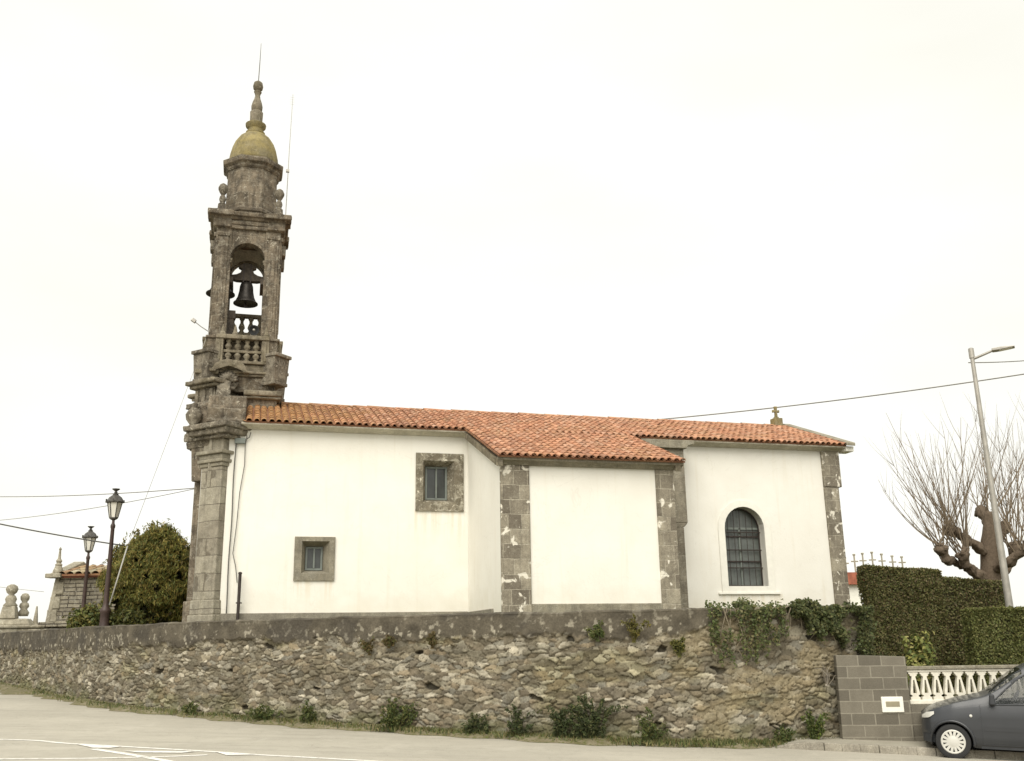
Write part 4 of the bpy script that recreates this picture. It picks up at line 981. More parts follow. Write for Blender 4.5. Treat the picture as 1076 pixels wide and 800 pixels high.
b = MB(); b.lathe([(.13, .7), (.16, .80), (.09, .9), (.14, .98), (.12, 1.06), (.07, 1.1), (.12, 1.18), (.13, 1.26), (.08, 1.34), (.02, 1.36)], 14, .10, .3); b.build('ball_finial', M_['grave'], e, smooth=True)
p = at(36.5, 660, 36.5)
e = empty('grave_obelisk', (p.x, p.y, 2.0), 'thin grey obelisk behind the grave monument', 'obelisk'); e.scale = (1.25, 1.25, 1.2)
b = MB(); b.box(-.09, .09, -.09, .09, 0, .5); b.build('base', M_['grave'], e, bevel=.02)
b = MB(); b.box(-.06, .06, -.06, .06, .5, 1.02, top=(.3, .3)); b.build('shaft', M_['grave'], e, bevel=.01)
# dry stalks between the graves
p = at(26, 655, 37); b = MB(); rnd = random.Random(2)
for q in range(26):
    x = rnd.uniform(-.45, .45); y = rnd.uniform(-.2, .2); h = rnd.uniform(.3, .85); b.tube([(x, y, 0), (x + rnd.uniform(-.1, .1), y, h * .6), (x + rnd.uniform(-.25, .25), y, h)], [.006, .005, .002], 4, (.34, .31, .25))
o = b.build('dry_stalks', M_['bark']); o.location = (p.x, p.y, 2.1); tag(o, 'pale dry plant stalks beside the grave monument', 'dry plant')

# ------------------------------------------------------------------ right-hand side: pavement, block wall, balustrade
def mat_pave():
    m = NT('concrete_pavement', .9, .2); c = m.ramp(m.noise(2.2, 6, .65), .3, .7, (.29, .265, .21), (.36, .335, .27)); c = m.mix(1, c, m.ramp(m.noise(60, 4, .8), .3, .7, (.85,) * 3, (1.12,) * 3), 'MULTIPLY')
    m.bump(m.noise(50, 4), .3, .01); return m.out(c)
M_['pave'] = mat_pave()
kl = [(4.45, 18.22), (4.8, 18.08), (5.6, 17.84), (7.1, 17.42), (10, 16.6), (16, 15.1), (30, 11.8), (60, 5)]
KP, KS = smooth_line(kl, .3)
b = MB(); kb = MB()
for i in range(len(KP) - 1):
    (x0, y0), (x1, y1) = KP[i], KP[i + 1]; h0 = .125 * min(1, i * .3 / .5); h1 = .125 * min(1, (i + 1) * .3 / .5)
    g0, g1 = gz(x0), gz(x1)
    f0, f1 = min(y0 + 1.8 + i * .01, 19.6), min(y1 + 1.8 + i * .01, 19.6)
    b.quad((x0, y0 + .14, g0 + h0 - .003), (x1, y1 + .14, g1 + h1 - .003), (x1, f1, g1 + h1 + .02), (x0, f0, g0 + h0 + .02))
    gap = .012 if i % 3 == 0 else 0
    kb.add([(x0 + gap, y0, g0 - .02), (x1, y1, g1 - .02), (x1, y1 + .14, g1 - .02), (x0 + gap, y0 + .14, g0 - .02), (x0 + gap, y0 + .015, g0 + h0), (x1, y1 + .015, g1 + h1), (x1, y1 + .14, g1 + h1), (x0 + gap, y0 + .14, g0 + h0)], [(0, 1, 5, 4), (4, 5, 6, 7), (1, 2, 6, 5), (3, 0, 4, 7)])
tag(b.build('pavement', M_['pave']), kind='structure')
M_['kerb'] = stone('kerb_concrete', (.36, .33, .27), (.28, .255, .20), (.1, .1, .1), damt=.35, lamt=.2, bricks=False)
tag(kb.build('kerb', M_['kerb'], bevel=.012), kind='structure')

def mat_block():
    m = NT('concrete_blocks', .93, .2)
    x, y, z = m.sep(); cb = m.n('CombineXYZ'); m.l(x, cb.inputs[0]); m.l(z, cb.inputs[1])
    wn = m.n('TexNoise'); wn.inputs['Scale'].default_value = 5; m.l(m.obj, wn.inputs['Vector'])
    wa = m.n('VectorMath', operation='MULTIPLY_ADD'); wa.inputs[1].default_value = (.012, .012, 0); m.l(wn.outputs['Color'], wa.inputs[0]); m.l(cb.outputs[0], wa.inputs[2])
    br = m.n('TexBrick'); br.inputs['Scale'].default_value = 1; br.inputs['Brick Width'].default_value = .41; br.inputs['Row Height'].default_value = .205; br.inputs['Mortar Size'].default_value = .011; br.inputs['Mortar Smooth'].default_value = .2
    br.inputs['Color1'].default_value = (.195, .176, .138, 1); br.inputs['Color2'].default_value = (.125, .112, .088, 1); br.inputs['Mortar'].default_value = (.26, .238, .188, 1); m.l(wa.outputs[0], br.inputs['Vector'])
    c = m.mix(m.ramp(m.noise(2.5, 6, .7), .45, .7), br.outputs['Color'], m.mix(.5, br.outputs['Color'], (.10, .09, .07)))
    c = m.mix(1, c, m.ramp(m.noise(40, 5, .8), .25, .75, (.75,) * 3, (1.2,) * 3), 'MULTIPLY')
    # smoother render over the top course
    zz = m.math('ADD', z, m.math('MULTIPLY', m.noise(4, 4), .12)); c = m.mix(m.ramp(zz, 1.45, 1.48), c, m.ramp(m.noise(6, 6, .7), .3, .7, (.10, .088, .066), (.17, .15, .115)))
    h = m.math('ADD', m.math('MULTIPLY', m.noise(60, 4), .5), m.math('MULTIPLY', br.outputs['Fac'], -.25)); m.bump(h, .5, .02); return m.out(c)
M_['block'] = mat_block()
BW0 = at(877, 690, 18.65); BW0.z = -.24; BWr = math.atan2(-.15, 1.2)
e = empty('block_wall', BW0, 'grey concrete block wall with a built-in meter box, between the stone wall and the balustrade', 'wall', BWr)
b = MB(); b.prism([(0, 0), (1.25, 0), (1.25, 1.585), (.9, 1.60), (.5, 1.615), (0.02, 1.625)], 0, .25, 'y'); b.build('pier', M_['block'], e, bevel=.012)
b = MB(); b.box(1.25, 9, .03, .24, -.35, .75); b.build('low_wall', M_['block'], e)
b = MB(); b.box(.74, 1.12, -.03, .03, .62, .89); mbx = b.build('meter_box', M_['white_trim'], e, bevel=.012)
b = MB(); b.box(.81, 1.05, -.036, -.02, .72, .81); b.build('window', flat('meter_window', (.28, .25, .17), .4), mbx)
BWm = Matrix.Translation(BW0) @ Matrix.Rotation(BWr, 4, 'Z')
bo = BWm @ Vector((1.255, .07, .75))
e = empty('balustrade', bo, 'white precast balustrade on the low block wall behind the parked car', 'balustrade', BWr + .06)
M_['bal'] = flat('white_balustrade_paint', (.70, .665, .56), .85, vary=.12, sc_=9)
b = MB(); b.box(0, 7.6, 0, .13, 0, .075); b.build('bottom_rail', M_['bal'], e, bevel=.01)
b = MB(); b.box(0, 7.6, .0, .13, .56, .60); b.build('upper_rail', M_['bal'], e, bevel=.006)
b = MB(); b.box(-.02, 7.62, -.03, .16, .60, .66); b.build('coping', M_['cornice'], e, bevel=.01)
pr = [(-.085, .075), (-.085, .12), (-.055, .135), (-.055, .155), (-.085, .17), (-.08, .22), (-.035, .46), (-.03, .48), (-.06, .495), (-.06, .515), (-.085, .53), (-.085, .56), (.085, .56), (.085, .53), (.06, .515), (.06, .495), (.03, .48), (.035, .46), (.08, .22), (.085, .17), (.055, .155), (.055, .135), (.085, .12), (.085, .075)]
sl_ = [(-.035, .19), (.035, .19), (.012, .42), (-.012, .42)]
def baluster_mesh():
    bm = bmesh.new(); n = len(pr)
    b = MB()
    # left and right legs around the slit, joined above and below
    Lp = [p for p in pr if p[0] < 0]; Rp = [p for p in pr if p[0] > 0]
    left = Lp + [(0, .56), (0, .42), (-.012, .42), (-.035, .19), (0, .19), (0, .075)]
    right = Rp + [(0, .075), (0, .19), (.035, .19), (.012, .42), (0, .42), (0, .56)]
    b.prism(left, .015, .115, 'y'); b.prism(right, .015, .115, 'y')
    return b
bal0 = baluster_mesh().build('baluster', M_['bal'], e); bal0.location.x = .12
for k in range(1, 37):
    c = bal0.copy(); col.objects.link(c); c.parent = e; c.location.x = .12 + k * .203
    if c.location.x > 7.5: bpy.data.objects.remove(c)

# broken concrete slab on the pavement beside the stone wall
p = ground_at(862, 776); b = MB(); rnd = random.Random(3)
pts = [(-.62, -.05), (-.3, -.2), (.2, -.22), (.42, -.1), (.4, .12), (.1, .2), (-.3, .14)]
b.prism(pts, -.04, .07, 'z'); b.prism([(x * .55 + .1, y * .6 + .02) for x, y in pts], .07, .13, 'z')
o = b.build('rubble_slab', M_['kerb'], bevel=.03); o.location = (p.x, p.y + .35, gz(p.x) + .12); o.rotation_euler.z = -.2; tag(o, 'flat lump of broken concrete at the foot of the stone wall by the block wall', 'concrete slab')

# ------------------------------------------------------------------ hedges and plants of the garden
def hedge_box(x0, x1, y0, y1, z0, z1, n, seed, pal, size, top=None):
    """leaf faces just inside the faces of a clipped box; top = height at x1"""
    rg = np.random.default_rng(seed); z1b = top or z1; out = []
    A = [((x1 - x0) * (z1 - z0), 'f'), ((y1 - y0) * (z1 - z0), 'l'), ((y1 - y0) * (z1 - z0), 'r'), ((x1 - x0) * (y1 - y0), 't'), ((x1 - x0) * (z1 - z0) * .4, 'b')]
    tot = sum(a for a, _ in A)
    for a, k in A:
        m = int(n * a / tot); u, v, d = rg.random(m), rg.random(m), np.abs(rg.normal(0, .05, m))
        dent = (fbm(u * (x1 - x0) * 2.2 + 7, v * 4.5 + 3, seed + 5) - .47) * .16
        if k in 'fb':
            x = x0 + u * (x1 - x0); zt = z1 + (z1b - z1) * u; z = z0 + v * (zt - z0); y = np.full(m, y0) + d - dent if k == 'f' else np.full(m, y1) - d + dent; nn = np.tile([0, -1. if k == 'f' else 1., 0], (m, 1))
        elif k in 'lr':
            y = y0 + u * (y1 - y0); zt = z1 if k == 'l' else z1b; z = z0 + v * (zt - z0); x = np.full(m, x0) + d - dent if k == 'l' else np.full(m, x1) - d + dent; nn = np.tile([-1. if k == 'l' else 1., 0, 0], (m, 1))
        else:
            x = x0 + u * (x1 - x0); y = y0 + v * (y1 - y0); z = z1 + (z1b - z1) * u - d * .7 + dent * .6 + np.abs(rg.normal(0, .015, m)); nn = np.tile([0, 0, 1.], (m, 1))
        pk = pal
        if k == 't': pk = [tuple(c * 1.15 for c in q) for q in pal] + [(.16, .155, .05)]
        out.append(leaves(np.stack([x, y, z], 1), nn, size, pk, seed + ord(k), up=.6, jit=.75))
    return out
HP = [(.105, .115, .036), (.13, .13, .043), (.155, .145, .054), (.092, .10, .036), (.18, .15, .066), (.145, .11, .058)]
e = empty('tall_hedge', (8.3, 21.9, .5), 'tall clipped dark hedge right behind the block wall and the end of the stone wall', 'hedge')
sets = hedge_box(7.62, 9.25, 21.5, 22.05, .5, 3.2, 60000, 61, HP, .05, 3.06) + hedge_box(9.0, 11.6, 23.4, 24.4, .5, 3.1, 36000, 62, HP, .055, 2.9)
foliage('foliage', sets, e, (8.3, 21.9, .5))
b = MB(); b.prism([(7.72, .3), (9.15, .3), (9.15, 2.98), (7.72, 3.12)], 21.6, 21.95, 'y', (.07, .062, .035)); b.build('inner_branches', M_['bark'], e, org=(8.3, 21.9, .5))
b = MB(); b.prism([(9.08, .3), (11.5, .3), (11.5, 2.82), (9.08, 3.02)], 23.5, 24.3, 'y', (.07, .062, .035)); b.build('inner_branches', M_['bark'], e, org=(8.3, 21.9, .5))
e = empty('low_hedge', (10.5, 20.2, .5), 'lower box-trimmed hedge with a flat lighter top at the right edge, behind the balustrade', 'hedge')
foliage('foliage', hedge_box(9.0, 14, 19.8, 20.3, .5, 2.2, 60000, 63, [(.135, .15, .044), (.16, .165, .054), (.11, .125, .04), (.195, .185, .07)], .05), e, (10.5, 20.2, .5))
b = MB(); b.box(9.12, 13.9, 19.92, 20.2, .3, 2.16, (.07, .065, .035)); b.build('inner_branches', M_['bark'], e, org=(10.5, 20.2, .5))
def leafy(c, h, w_, n, seed, label):
    e = empty('leafy_shrub', (c[0], c[1], c[2]), label, 'shrub'); rg = np.random.default_rng(seed); rnd = random.Random(seed); b = MB(); P = []; N = []
    for q in range(14):
        a = rnd.uniform(0, 6.28); r_ = w_ * rnd.uniform(.2, 1); hh = h * rnd.uniform(.55, 1) * (1 - .35 * r_ / w_)
        pts = [(0, 0, 0), (r_ * .45 * math.cos(a), r_ * .3 * math.sin(a), hh * .5), (r_ * math.cos(a), r_ * .6 * math.sin(a), hh)]; b.tube(pts, [.012, .009, .004], 5, (.12, .12, .04))
        for k in range(n // 14):
            t = rnd.uniform(.45, 1.02); p_ = np.array(pts[1]) + (np.array(pts[2]) - np.array(pts[1])) * max(0, (t - .5) * 2) + rg.normal(0, .05, 3); P.append(p_); N.append((math.cos(a) * .5, math.sin(a) * .5 - .4, .6))
    b.build('stem', M_['bark'], e)
    foliage('foliage', [leaves(np.array(P), np.array(N), .10, [(.20, .21, .055), (.26, .25, .07), (.15, .17, .045), (.33, .30, .11), (.10, .13, .035)], seed, up=-.2, asp=1.8, jit=.5)], e)
    return e
p = at(966, 690, 19.6); leafy((p.x, p.y, .55), 1.36, .62, 1500, 71, 'loose yellow-green leafy shrub behind the balustrade, in front of the tall hedge')

# ------------------------------------------------------------------ pollarded tree
def pollard():
    rnd = random.Random(12); base = Vector((12.55, 26, .5)); e = empty('pollarded_tree', base, 'bare pollarded tree with knobbly limbs and a fan of thin upright shoots', 'tree')
    def A(x, y, Y): return at(x, y, Y) - base
    T_ = MB(); bark = (.13, .10, .072); twig = (.20, .158, .112)
    T_.tube([(0, 0, -.2), (0.05, 0, .8), A(1041, 612, 26), A(1040, 585, 26), A(1041, 555, 26), A(1040, 538, 26)], [.40, .31, .27, .23, .20, .14], 12, bark)
    erode(T_.build('trunk', M_['bark'], e, smooth=True), .09, 2)
    limbs = [[(1037, 606, 26), (1018, 597, 25.6), (1004, 590, 25.3), (993, 588, 25.0), (988, 573, 24.9)],
             [(1040, 585, 26), (1022, 571, 25.7), (1008, 562, 25.4), (997, 556, 25.2)],
             [(1038, 612, 26), (1026, 603, 25.5), (1015, 594, 25.1), (1012, 580, 25.0)],
             [(1043, 612, 26), (1056, 600, 26.2), (1066, 585, 26.3), (1067, 572, 26.3)],
             [(1041, 580, 26), (1052, 566, 26.6), (1056, 552, 27)],
             [(1043, 600, 26), (1060, 590, 25.2), (1078, 578, 24.8), (1082, 566, 24.6)],
             [(1040, 555, 26), (1036, 546, 27), (1030, 536, 27.6)]]
    knobs = [A(1040, 536, 26)]
    for lm in limbs:
        pts = [A(*q) for q in lm]; b = MB(); n = len(pts)
        fine = []
        for i in range(n - 1):
            for k in range(4): fine.append(pts[i].lerp(pts[i + 1], k / 4) + Vector((rnd.uniform(-.03, .03), rnd.uniform(-.03, .03), rnd.uniform(-.03, .03))))
        fine.append(pts[-1]); m = len(fine)
        rad = [.10 - .025 * i / m + (.03 * (i % 3 == 0)) + (.05 if i >= m - 3 else 0) + rnd.uniform(-.025, .035) for i in range(m)]
        b.tube(fine, rad, 9, bark)
        for q in range(7):           # burrs on the knob
            c = pts[-1] + Vector((rnd.uniform(-.09, .09), rnd.uniform(-.08, .08), rnd.uniform(-.14, .05))); r_ = rnd.uniform(.04, .09)
            b.lathe([(.01, -r_), (r_ * .7, -r_ * .7), (r_, 0), (r_ * .7, r_ * .7), (.01, r_)], 7, T=Matrix.Translation(c), c=bark)
        erode(b.build('limb', M_['bark'], e, smooth=True), .13, 2); knobs.append(pts[-1])
        if n > 3: knobs.append(pts[-2])
    sh = MB()
    def shoot(p, d, ln, r_, lvl):
        pts = [p]; dd = d.normalized(); k = 6 if lvl == 0 else 4
        for i in range(k):
            dd = (dd + Vector((rnd.uniform(-.07, .07), rnd.uniform(-.07, .07), .13))).normalized(); pts.append(pts[-1] + dd * ln / k)
        sh.tube(pts, [r_ * (1 - .8 * i / k) for i in range(k + 1)], 5 if lvl == 0 else 3, twig, cap=False)
        if lvl == 0:
            for q in range(rnd.randint(4, 8)):
                i = rnd.randint(1, k - 1); a = rnd.uniform(0, 6.28); shoot(pts[i], dd + Vector((math.cos(a) * .6, math.sin(a) * .6, -.1)), ln * rnd.uniform(.2, .42), r_ * .36, 1)
    for kp in knobs:
        bx = max(-.28, min(.28, (kp.x - .1) * .3))
        for q in range(8):
            a = rnd.uniform(0, 6.28); sp = rnd.uniform(.03, .6) if rnd.random() < .7 else rnd.uniform(.6, 1.25); shoot(kp + Vector((rnd.uniform(-.12, .12), rnd.uniform(-.1, .1), 0)), Vector((math.cos(a) * sp + bx, math.sin(a) * sp, 1)), rnd.uniform(1.2, 3.5), rnd.uniform(.010, .022), 0)
    for q in range(5):               # the long shoots that lean out to the left
        shoot(knobs[1] + Vector((rnd.uniform(-.1, .1), 0, 0)), Vector((-.8 + rnd.uniform(-.5, .3), rnd.uniform(-.3, .3), .7)), rnd.uniform(1.4, 2.3), .015, 0)
    o = sh.build('shoots', M_['bark'], e, recalc=False); o['kind'] = 'stuff'
pollard()

# ------------------------------------------------------------------ modern street lamp
p = at(1062.5, 645, 21); q = at(1022.5, 372, 21); ax = at(1064, 364.5, 20.6)
e = empty('street_lamp', (p.x, p.y, .5), 'tall tapered galvanised street lamp with a short arm and flat head', 'street lamp')
O_ = Vector((p.x, p.y, .5)); tp = Vector((p.x - .05, p.y, q.z))
b = MB(); n = 9; b.tube([Vector((0, 0, 0)).lerp(tp - O_, t) for t in np.linspace(0, 1, n)], [.088 - .045 * t for t in np.linspace(0, 1, n)], 12); b.lathe([(.12, 0), (.12, .9), (.085, .95)], 12); b.build('pole', M_['galv'], e, auto=40)
b = MB(); d = Vector(ax) - tp; b.tube([tp - O_ + Vector((0, 0, -.12)), tp - O_ + d * .12 + Vector((0, 0, -.10)), tp - O_ + d * .55], [.035, .03, .028], 8); b.lathe([(.06, tp.z - .5 - .1), (.06, tp.z - .5 + .12), (.03, tp.z - .5 + .14)], 10, tp.x - O_.x, 0); b.build('arm', M_['galv'], e, auto=50)
b = MB(); hd = Vector((d.x, d.y, 0)).normalized(); ang = math.atan2(hd.y, hd.x); T = Matrix.Translation(tp - O_ + d * .5) @ Matrix.Rotation(ang, 4, 'Z') @ Matrix.Rotation(-math.atan2(d.z, math.hypot(d.x, d.y)), 4, 'Y')
ln = d.length * .55; b.prism([(0, -.03), (ln * .25, -.035), (ln, -.02), (ln, .0), (ln * .4, .03), (0, .025)], -.10, .10, 'y', T=T); b.build('lamp_head', M_['galv'], e, bevel=.02)
b = MB(); b.prism([(ln * .3, -.042), (ln * .9, -.03), (ln * .9, -.02), (ln * .3, -.03)], -.07, .07, 'y', T=T); b.build('lens', M_['milk'], e)

# ------------------------------------------------------------------ cemetery behind the church: niche block and crosses
nb = at(886, 640, 46); e = empty('niche_block', (nb.x - 1.5, nb.y, 1.8), 'long low white cemetery building with a red-tiled edge, far behind the tall hedge', 'building', R(10))
b = MB(); b.box(0, 2.6, 0, 2.4, 0, 2.2); b.build('wall', M_['white_trim'], e)
b = MB(); b.prism([(-.25, 2.2), (2.6, 2.2), (2.6, 2.35), (-.25, 2.75)], -.2, 2.7, 'x'); b.build('roof', flat('red_roof_edge', (.33, .11, .065), .85, vary=.3), e)
for k, (x, s) in enumerate(((889, .8), (899, .95), (908, 1.0), (918, 1.05), (928, .95), (939, .85), (949, .8))):
    p = at(x, 600, 47.2); b = MB(); h = .95 * s
    b.box(-.16, .16, -.12, .12, 0, .25); b.box(-.032, .032, -.03, .03, .25, .25 + h); b.box(-.17, .17, -.025, .025, .25 + h * .6, .25 + h * .6 + .06); b.box(-.06, .06, -.04, .04, .25 + h - .06, .25 + h + .02)
    o = b.build('grave_cross', M_['grave'], bevel=.01); o.location = (p.x, p.y, 4.30); tag(o, 'pale stone cross standing in a row on the far cemetery building', 'cross', 'crosses on the cemetery building')

# ------------------------------------------------------------------ overhead cables and the stay
def sagging(a, b_, sag, n=24): return [Vector(a).lerp(Vector(b_), t) - Vector((0, 0, sag * 4 * t * (1 - t))) for t in np.linspace(0, 1, n)]
G_ = 'overhead wires left of the tower'
cable('overhead_cable', sagging(at(-120, 516, 40), ch2w(-.5, 1.5, 5.75), .25), .012, M_['wire'], 'upper thin overhead wire running left from the tower')
cable('overhead_cable', sagging(at(-120, 550, 40), ch2w(-.5, 1.0, 5.7), .35), .009, M_['wire'], 'middle slack overhead wire running left from the tower')
cable('overhead_cable', sagging(at(-140, 518, 24), at(131, 573.5, 27.3), .1), .018, M_['cable'], 'thick dark overhead cable sloping down to the stay behind the near lamp post')
cable('overhead_cable', sagging(at(-80, 606, 60), at(46, 622, 55), .05), .012, M_['wire'], 'faint far wire behind the grave monument')
cable('stay_wire', [at(115, 636, 26.9), at(134, 574, 27.3)], .022, M_['cable_pale'], 'thick pale lower half of the stay rising from the near lamp post')
cable('stay_wire', [at(134, 574, 27.3), ch2w(-.75, 2.0, 10.3)], .006, M_['cable_pale'], 'thin pale stay wire rising steeply to the top of the tower')
ra = at(676, 442.5, 34.6); rb = at(1200, 373, 30)
cable('overhead_cable', sagging(ra, rb, .18), .02, M_['wire'], 'long overhead cable rising from the church roof to the right edge past the street lamp')
cable('overhead_cable', sagging(tp + Vector((.05, .3, -.12)), at(1180, 362, 30), .15), .012, M_['wire'], 'short thin wire leaving the head of the street lamp to the right')
cable('overhead_cable', [ch2w(-.62, -.35, z) for z in (3.0, 5.9)], .004, M_['cable_pale'], 'very thin pale wire hanging down the left side of the tower pilasters')

# ------------------------------------------------------------------ ivy and weeds
IV = [(.075, .095, .033), (.10, .115, .04), (.13, .13, .05), (.065, .075, .03), (.17, .15, .065)]
def ivy(name, x0, x1, fz, n, seed, label, pal=IV, size=.052, thick=.16, back=.1):
    """a mat of leaves on the wall face between photo columns x0 and x1; fz(u) = lowest height of the mat"""
    rg = np.random.default_rng(seed); P = []; N = []
    pts = [on_wall(x, 2.2, 0) for x in np.linspace(x0, x1, 24)]
    org = pts[12][0]; e = empty(name, (org.x, org.y, 2.2), label, 'ivy')
    for q in range(n):
        u = rg.random(); i = u * 22.99; k = int(i); f = i - k; p = pts[k][0].lerp(pts[k + 1][0], f); nn = pts[k][1]
        v = rg.random() ** 1.25; zl = fz(u) + (vnoise(np.array(u * 14.), np.array(seed * 1.), 5) - .5) * .5; zt_ = 2.16 + .16 * float(vnoise(np.array(u * 13.), np.array(7.), seed + 3)); z = zt_ - v * (zt_ - zl)
        cl = float(fbm(np.array(u * 9.), np.array(z * 3.5), seed))
        if cl < (.34 if seed == 81 else .25) + .12 * v: continue
        o = thick * rg.random() * (cl * 1.6) + .05
        if rg.random() < .12 + back: o -= .4 * rg.random(); z = 2.20 + rg.random() * .15 * float(vnoise(np.array(u * 17.), np.array(3.), seed)) * 1.6
        P.append((p.x + nn.x * o, p.y + nn.y * o, z)); N.append((nn.x, nn.y, .35))
    foliage('foliage', [leaves(np.array(P), np.array(N), size, pal, seed, up=-.4, asp=1.25, jit=.6)], e, e.location)
    b = MB(); rnd = random.Random(seed)
    for q in range(9):
        u = rnd.random(); k = int(u * 22); p = pts[k][0]; nn = pts[k][1]; b.tube([Vector((p.x, p.y, 2.25)) + nn * .08 - e.location, Vector((p.x + rnd.uniform(-.2, .2), p.y, 2.25 - (2.25 - fz(u)) * .5)) + nn * .06 - e.location, Vector((p.x + rnd.uniform(-.3, .3), p.y, fz(u))) + nn * .06 - e.location], [.014, .01, .005], 5, (.20, .17, .12))
    b.build('stem', M_['bark'], e)
ivy('ivy', 742, 822, lambda u: 1.25 + .35 * abs(u - .35) * 2, 2900, 81, 'patch of green ivy hanging over the wall top below the arched window', IV + [(.12, .135, .05), (.09, .12, .035)])
ivy('ivy', 830, 908, lambda u: 1.95 - .65 * u, 9500, 82, 'dense dark ivy spilling over the right-hand end of the stone wall', IV[:4], .055, .26, .25)

def tuft(name, P, w_, h, n, seed, pal, label, cat='weed', group=None, kind='leafy', nrm=(0, -1, 0)):
    """a plant of curved stems that all grow from one rootstock, with leaves along every stem"""
    rg = np.random.default_rng(seed); rnd = random.Random(seed); b = MB(); LP = []; LN = []
    ns = max(7, int(w_ * 34)) if kind == 'leafy' else n
    per = max(3, int(n * 1.5 / ns))
    for q in range(ns):
        x0 = rnd.gauss(0, w_ * .16); lean = x0 / (w_ * .5) * .5 + rnd.gauss(0, .34); hh = h * rnd.uniform(.35, 1.05) * math.exp(-(x0 / (w_ * .45)) ** 2)
        y0 = rnd.uniform(-.06, .04); out = rnd.uniform(-.02, .16) * (1 if kind == 'leafy' else .4)
        pts = [(x0 * .3, y0 * .4, -.03), (x0, y0 - out * .4, hh * .4), (x0 + lean * hh * .45, y0 - out * .8, hh * .8), (x0 + lean * hh * .95, y0 - out * 1.2, hh * (1 - abs(lean) * .25))]
        c = rnd.choice(pal); b.tube(pts, [.007, .006, .004, .002] if kind == 'leafy' else [.009, .008, .006, .003], 4, tuple(k * .9 for k in c))
        if kind != 'leafy': continue
        pv = [np.array(p) for p in pts]
        for k in range(per):
            t = rnd.uniform(.25, 1.0) * 3; i0 = min(2, int(t)); f = t - i0; LP.append(pv[i0] * (1 - f) + pv[i0 + 1] * f + rg.normal(0, .022, 3)); LN.append((rnd.uniform(-.7, .7), -.6, .5))
    b.add([(-.04, -.02, -.05), (.04, -.02, -.05), (.04, .04, -.05), (0, 0, .03)], [(0, 1, 3), (1, 2, 3), (2, 0, 3)], pal[0])
    if LP:
        v, f, c = leaves(np.array(LP), np.array(LN), .062, pal, seed, up=.3, asp=2.3, jit=.7); o = len(b.v)
        b.v += [tuple(p) for p in v]; b.f += [tuple(int(a) + o for a in q) for q in f]; b.c += [tuple(q) for q in c]; b.m += [0] * len(f)
    ob = b.build(name, M_['leaf'], recalc=False); ob.location = P
    return tag(ob, label, cat, group)
DG = [(.06, .08, .03), (.075, .095, .036), (.05, .062, .026), (.11, .115, .045)]
MG = [(.09, .115, .035), (.12, .14, .045), (.07, .095, .03), (.15, .15, .05)]
def foot(x, out=.12):
    p, n, _ = on_wall(x, .3, out); p.z = gz(p.x) + .06; return p
for (x, w_, h, n, pal, lab) in (
    (285, .75, .34, 420, MG, 'low spread of weeds at the wall foot, below the small low window'),
    (326, .45, .40, 300, MG, 'small bright weed at the wall foot, next to the low spread of weeds'),
    (416, .85, .58, 800, MG, 'broad bright green weed at the wall foot, left of the chapel corner'),
    (499, .60, .40, 380, DG, 'low dark weed at the wall foot, just left of the chapel corner'),
    (545, .42, .56, 420, DG, 'narrow upright dark weed at the wall foot under the chapel corner pilaster'),
    (592, .55, .62, 520, DG, 'dark bushy weed touching the left side of the biggest weed at the wall foot'),
    (618, .80, .85, 1300, DG, 'biggest and darkest weed bush at the foot of the stone wall, below the chapel'),
    (683, .55, .62, 330, MG, 'loose thin green weed climbing the stone wall right of the biggest weed'),
    (205, .40, .26, 180, MG, 'little tuft of weeds at the wall foot below the tower pilasters'),
    (818, .60, .30, 260, MG, 'low weeds at the wall foot beside the end of the kerb')):
    tuft('weed', foot(x), w_, h, n, int(x), pal, lab, group='weeds along the foot of the stone wall')
p = foot(846, .2); tuft('flowering_weed', p, .5, .62, 620, 846, MG + [(.11, .15, .03)], 'bright green weed with a few orange flowers near the block wall', 'weed')
p, n_, _ = on_wall(862, .9, .16); tuft('dry_bramble', p, .3, .36, 16, 862, [(.40, .36, .30), (.32, .28, .22)], 'tangle of pale dry stems hanging on the stone wall under the dark ivy', 'dry plant', kind='grass')
BR = [(.16, .12, .05), (.13, .10, .045), (.10, .10, .035)]
for (x, z, w_, h, pal, lab, kd) in (
    (391, 1.55, .32, .30, BR, 'brownish moss tuft on the wall below the chapel verge, leftmost of the tufts', 'leafy'),
    (412, 1.68, .26, .22, BR, 'small brown moss tuft right under the cement band, next to the leftmost tuft', 'leafy'),
    (455, 1.66, .26, .26, BR, 'dark brown moss tuft on the cement band below the upper square window', 'leafy'),
    (627, 1.75, .30, .34, MG, 'green fern tuft growing from the cement band below the chapel', 'leafy'),
    (667, 1.72, .34, .46, [(.14, .13, .03), (.17, .14, .04), (.11, .10, .03)], 'olive grass tuft growing from the cement band below the right chapel pilaster', 'leafy'),
    (711, 1.45, .30, .36, [(.14, .13, .035), (.10, .11, .03)], 'olive tuft on the bare stones left of the ivy patch', 'leafy')):
    p, n_, _ = on_wall(x, z, .08); tuft('wall_tuft', p, w_, h, 260, int(x) + 1, pal, lab, 'wall plant', 'tufts growing out of the wall')
p, n_, _ = on_wall(781, 2.26, -.15); tuft('wall_top_plant', p, .42, .22, 200, 780, [(.20, .22, .10), (.26, .26, .14), (.14, .17, .07)], 'small pale plant on top of the wall below the arched window', 'plant')
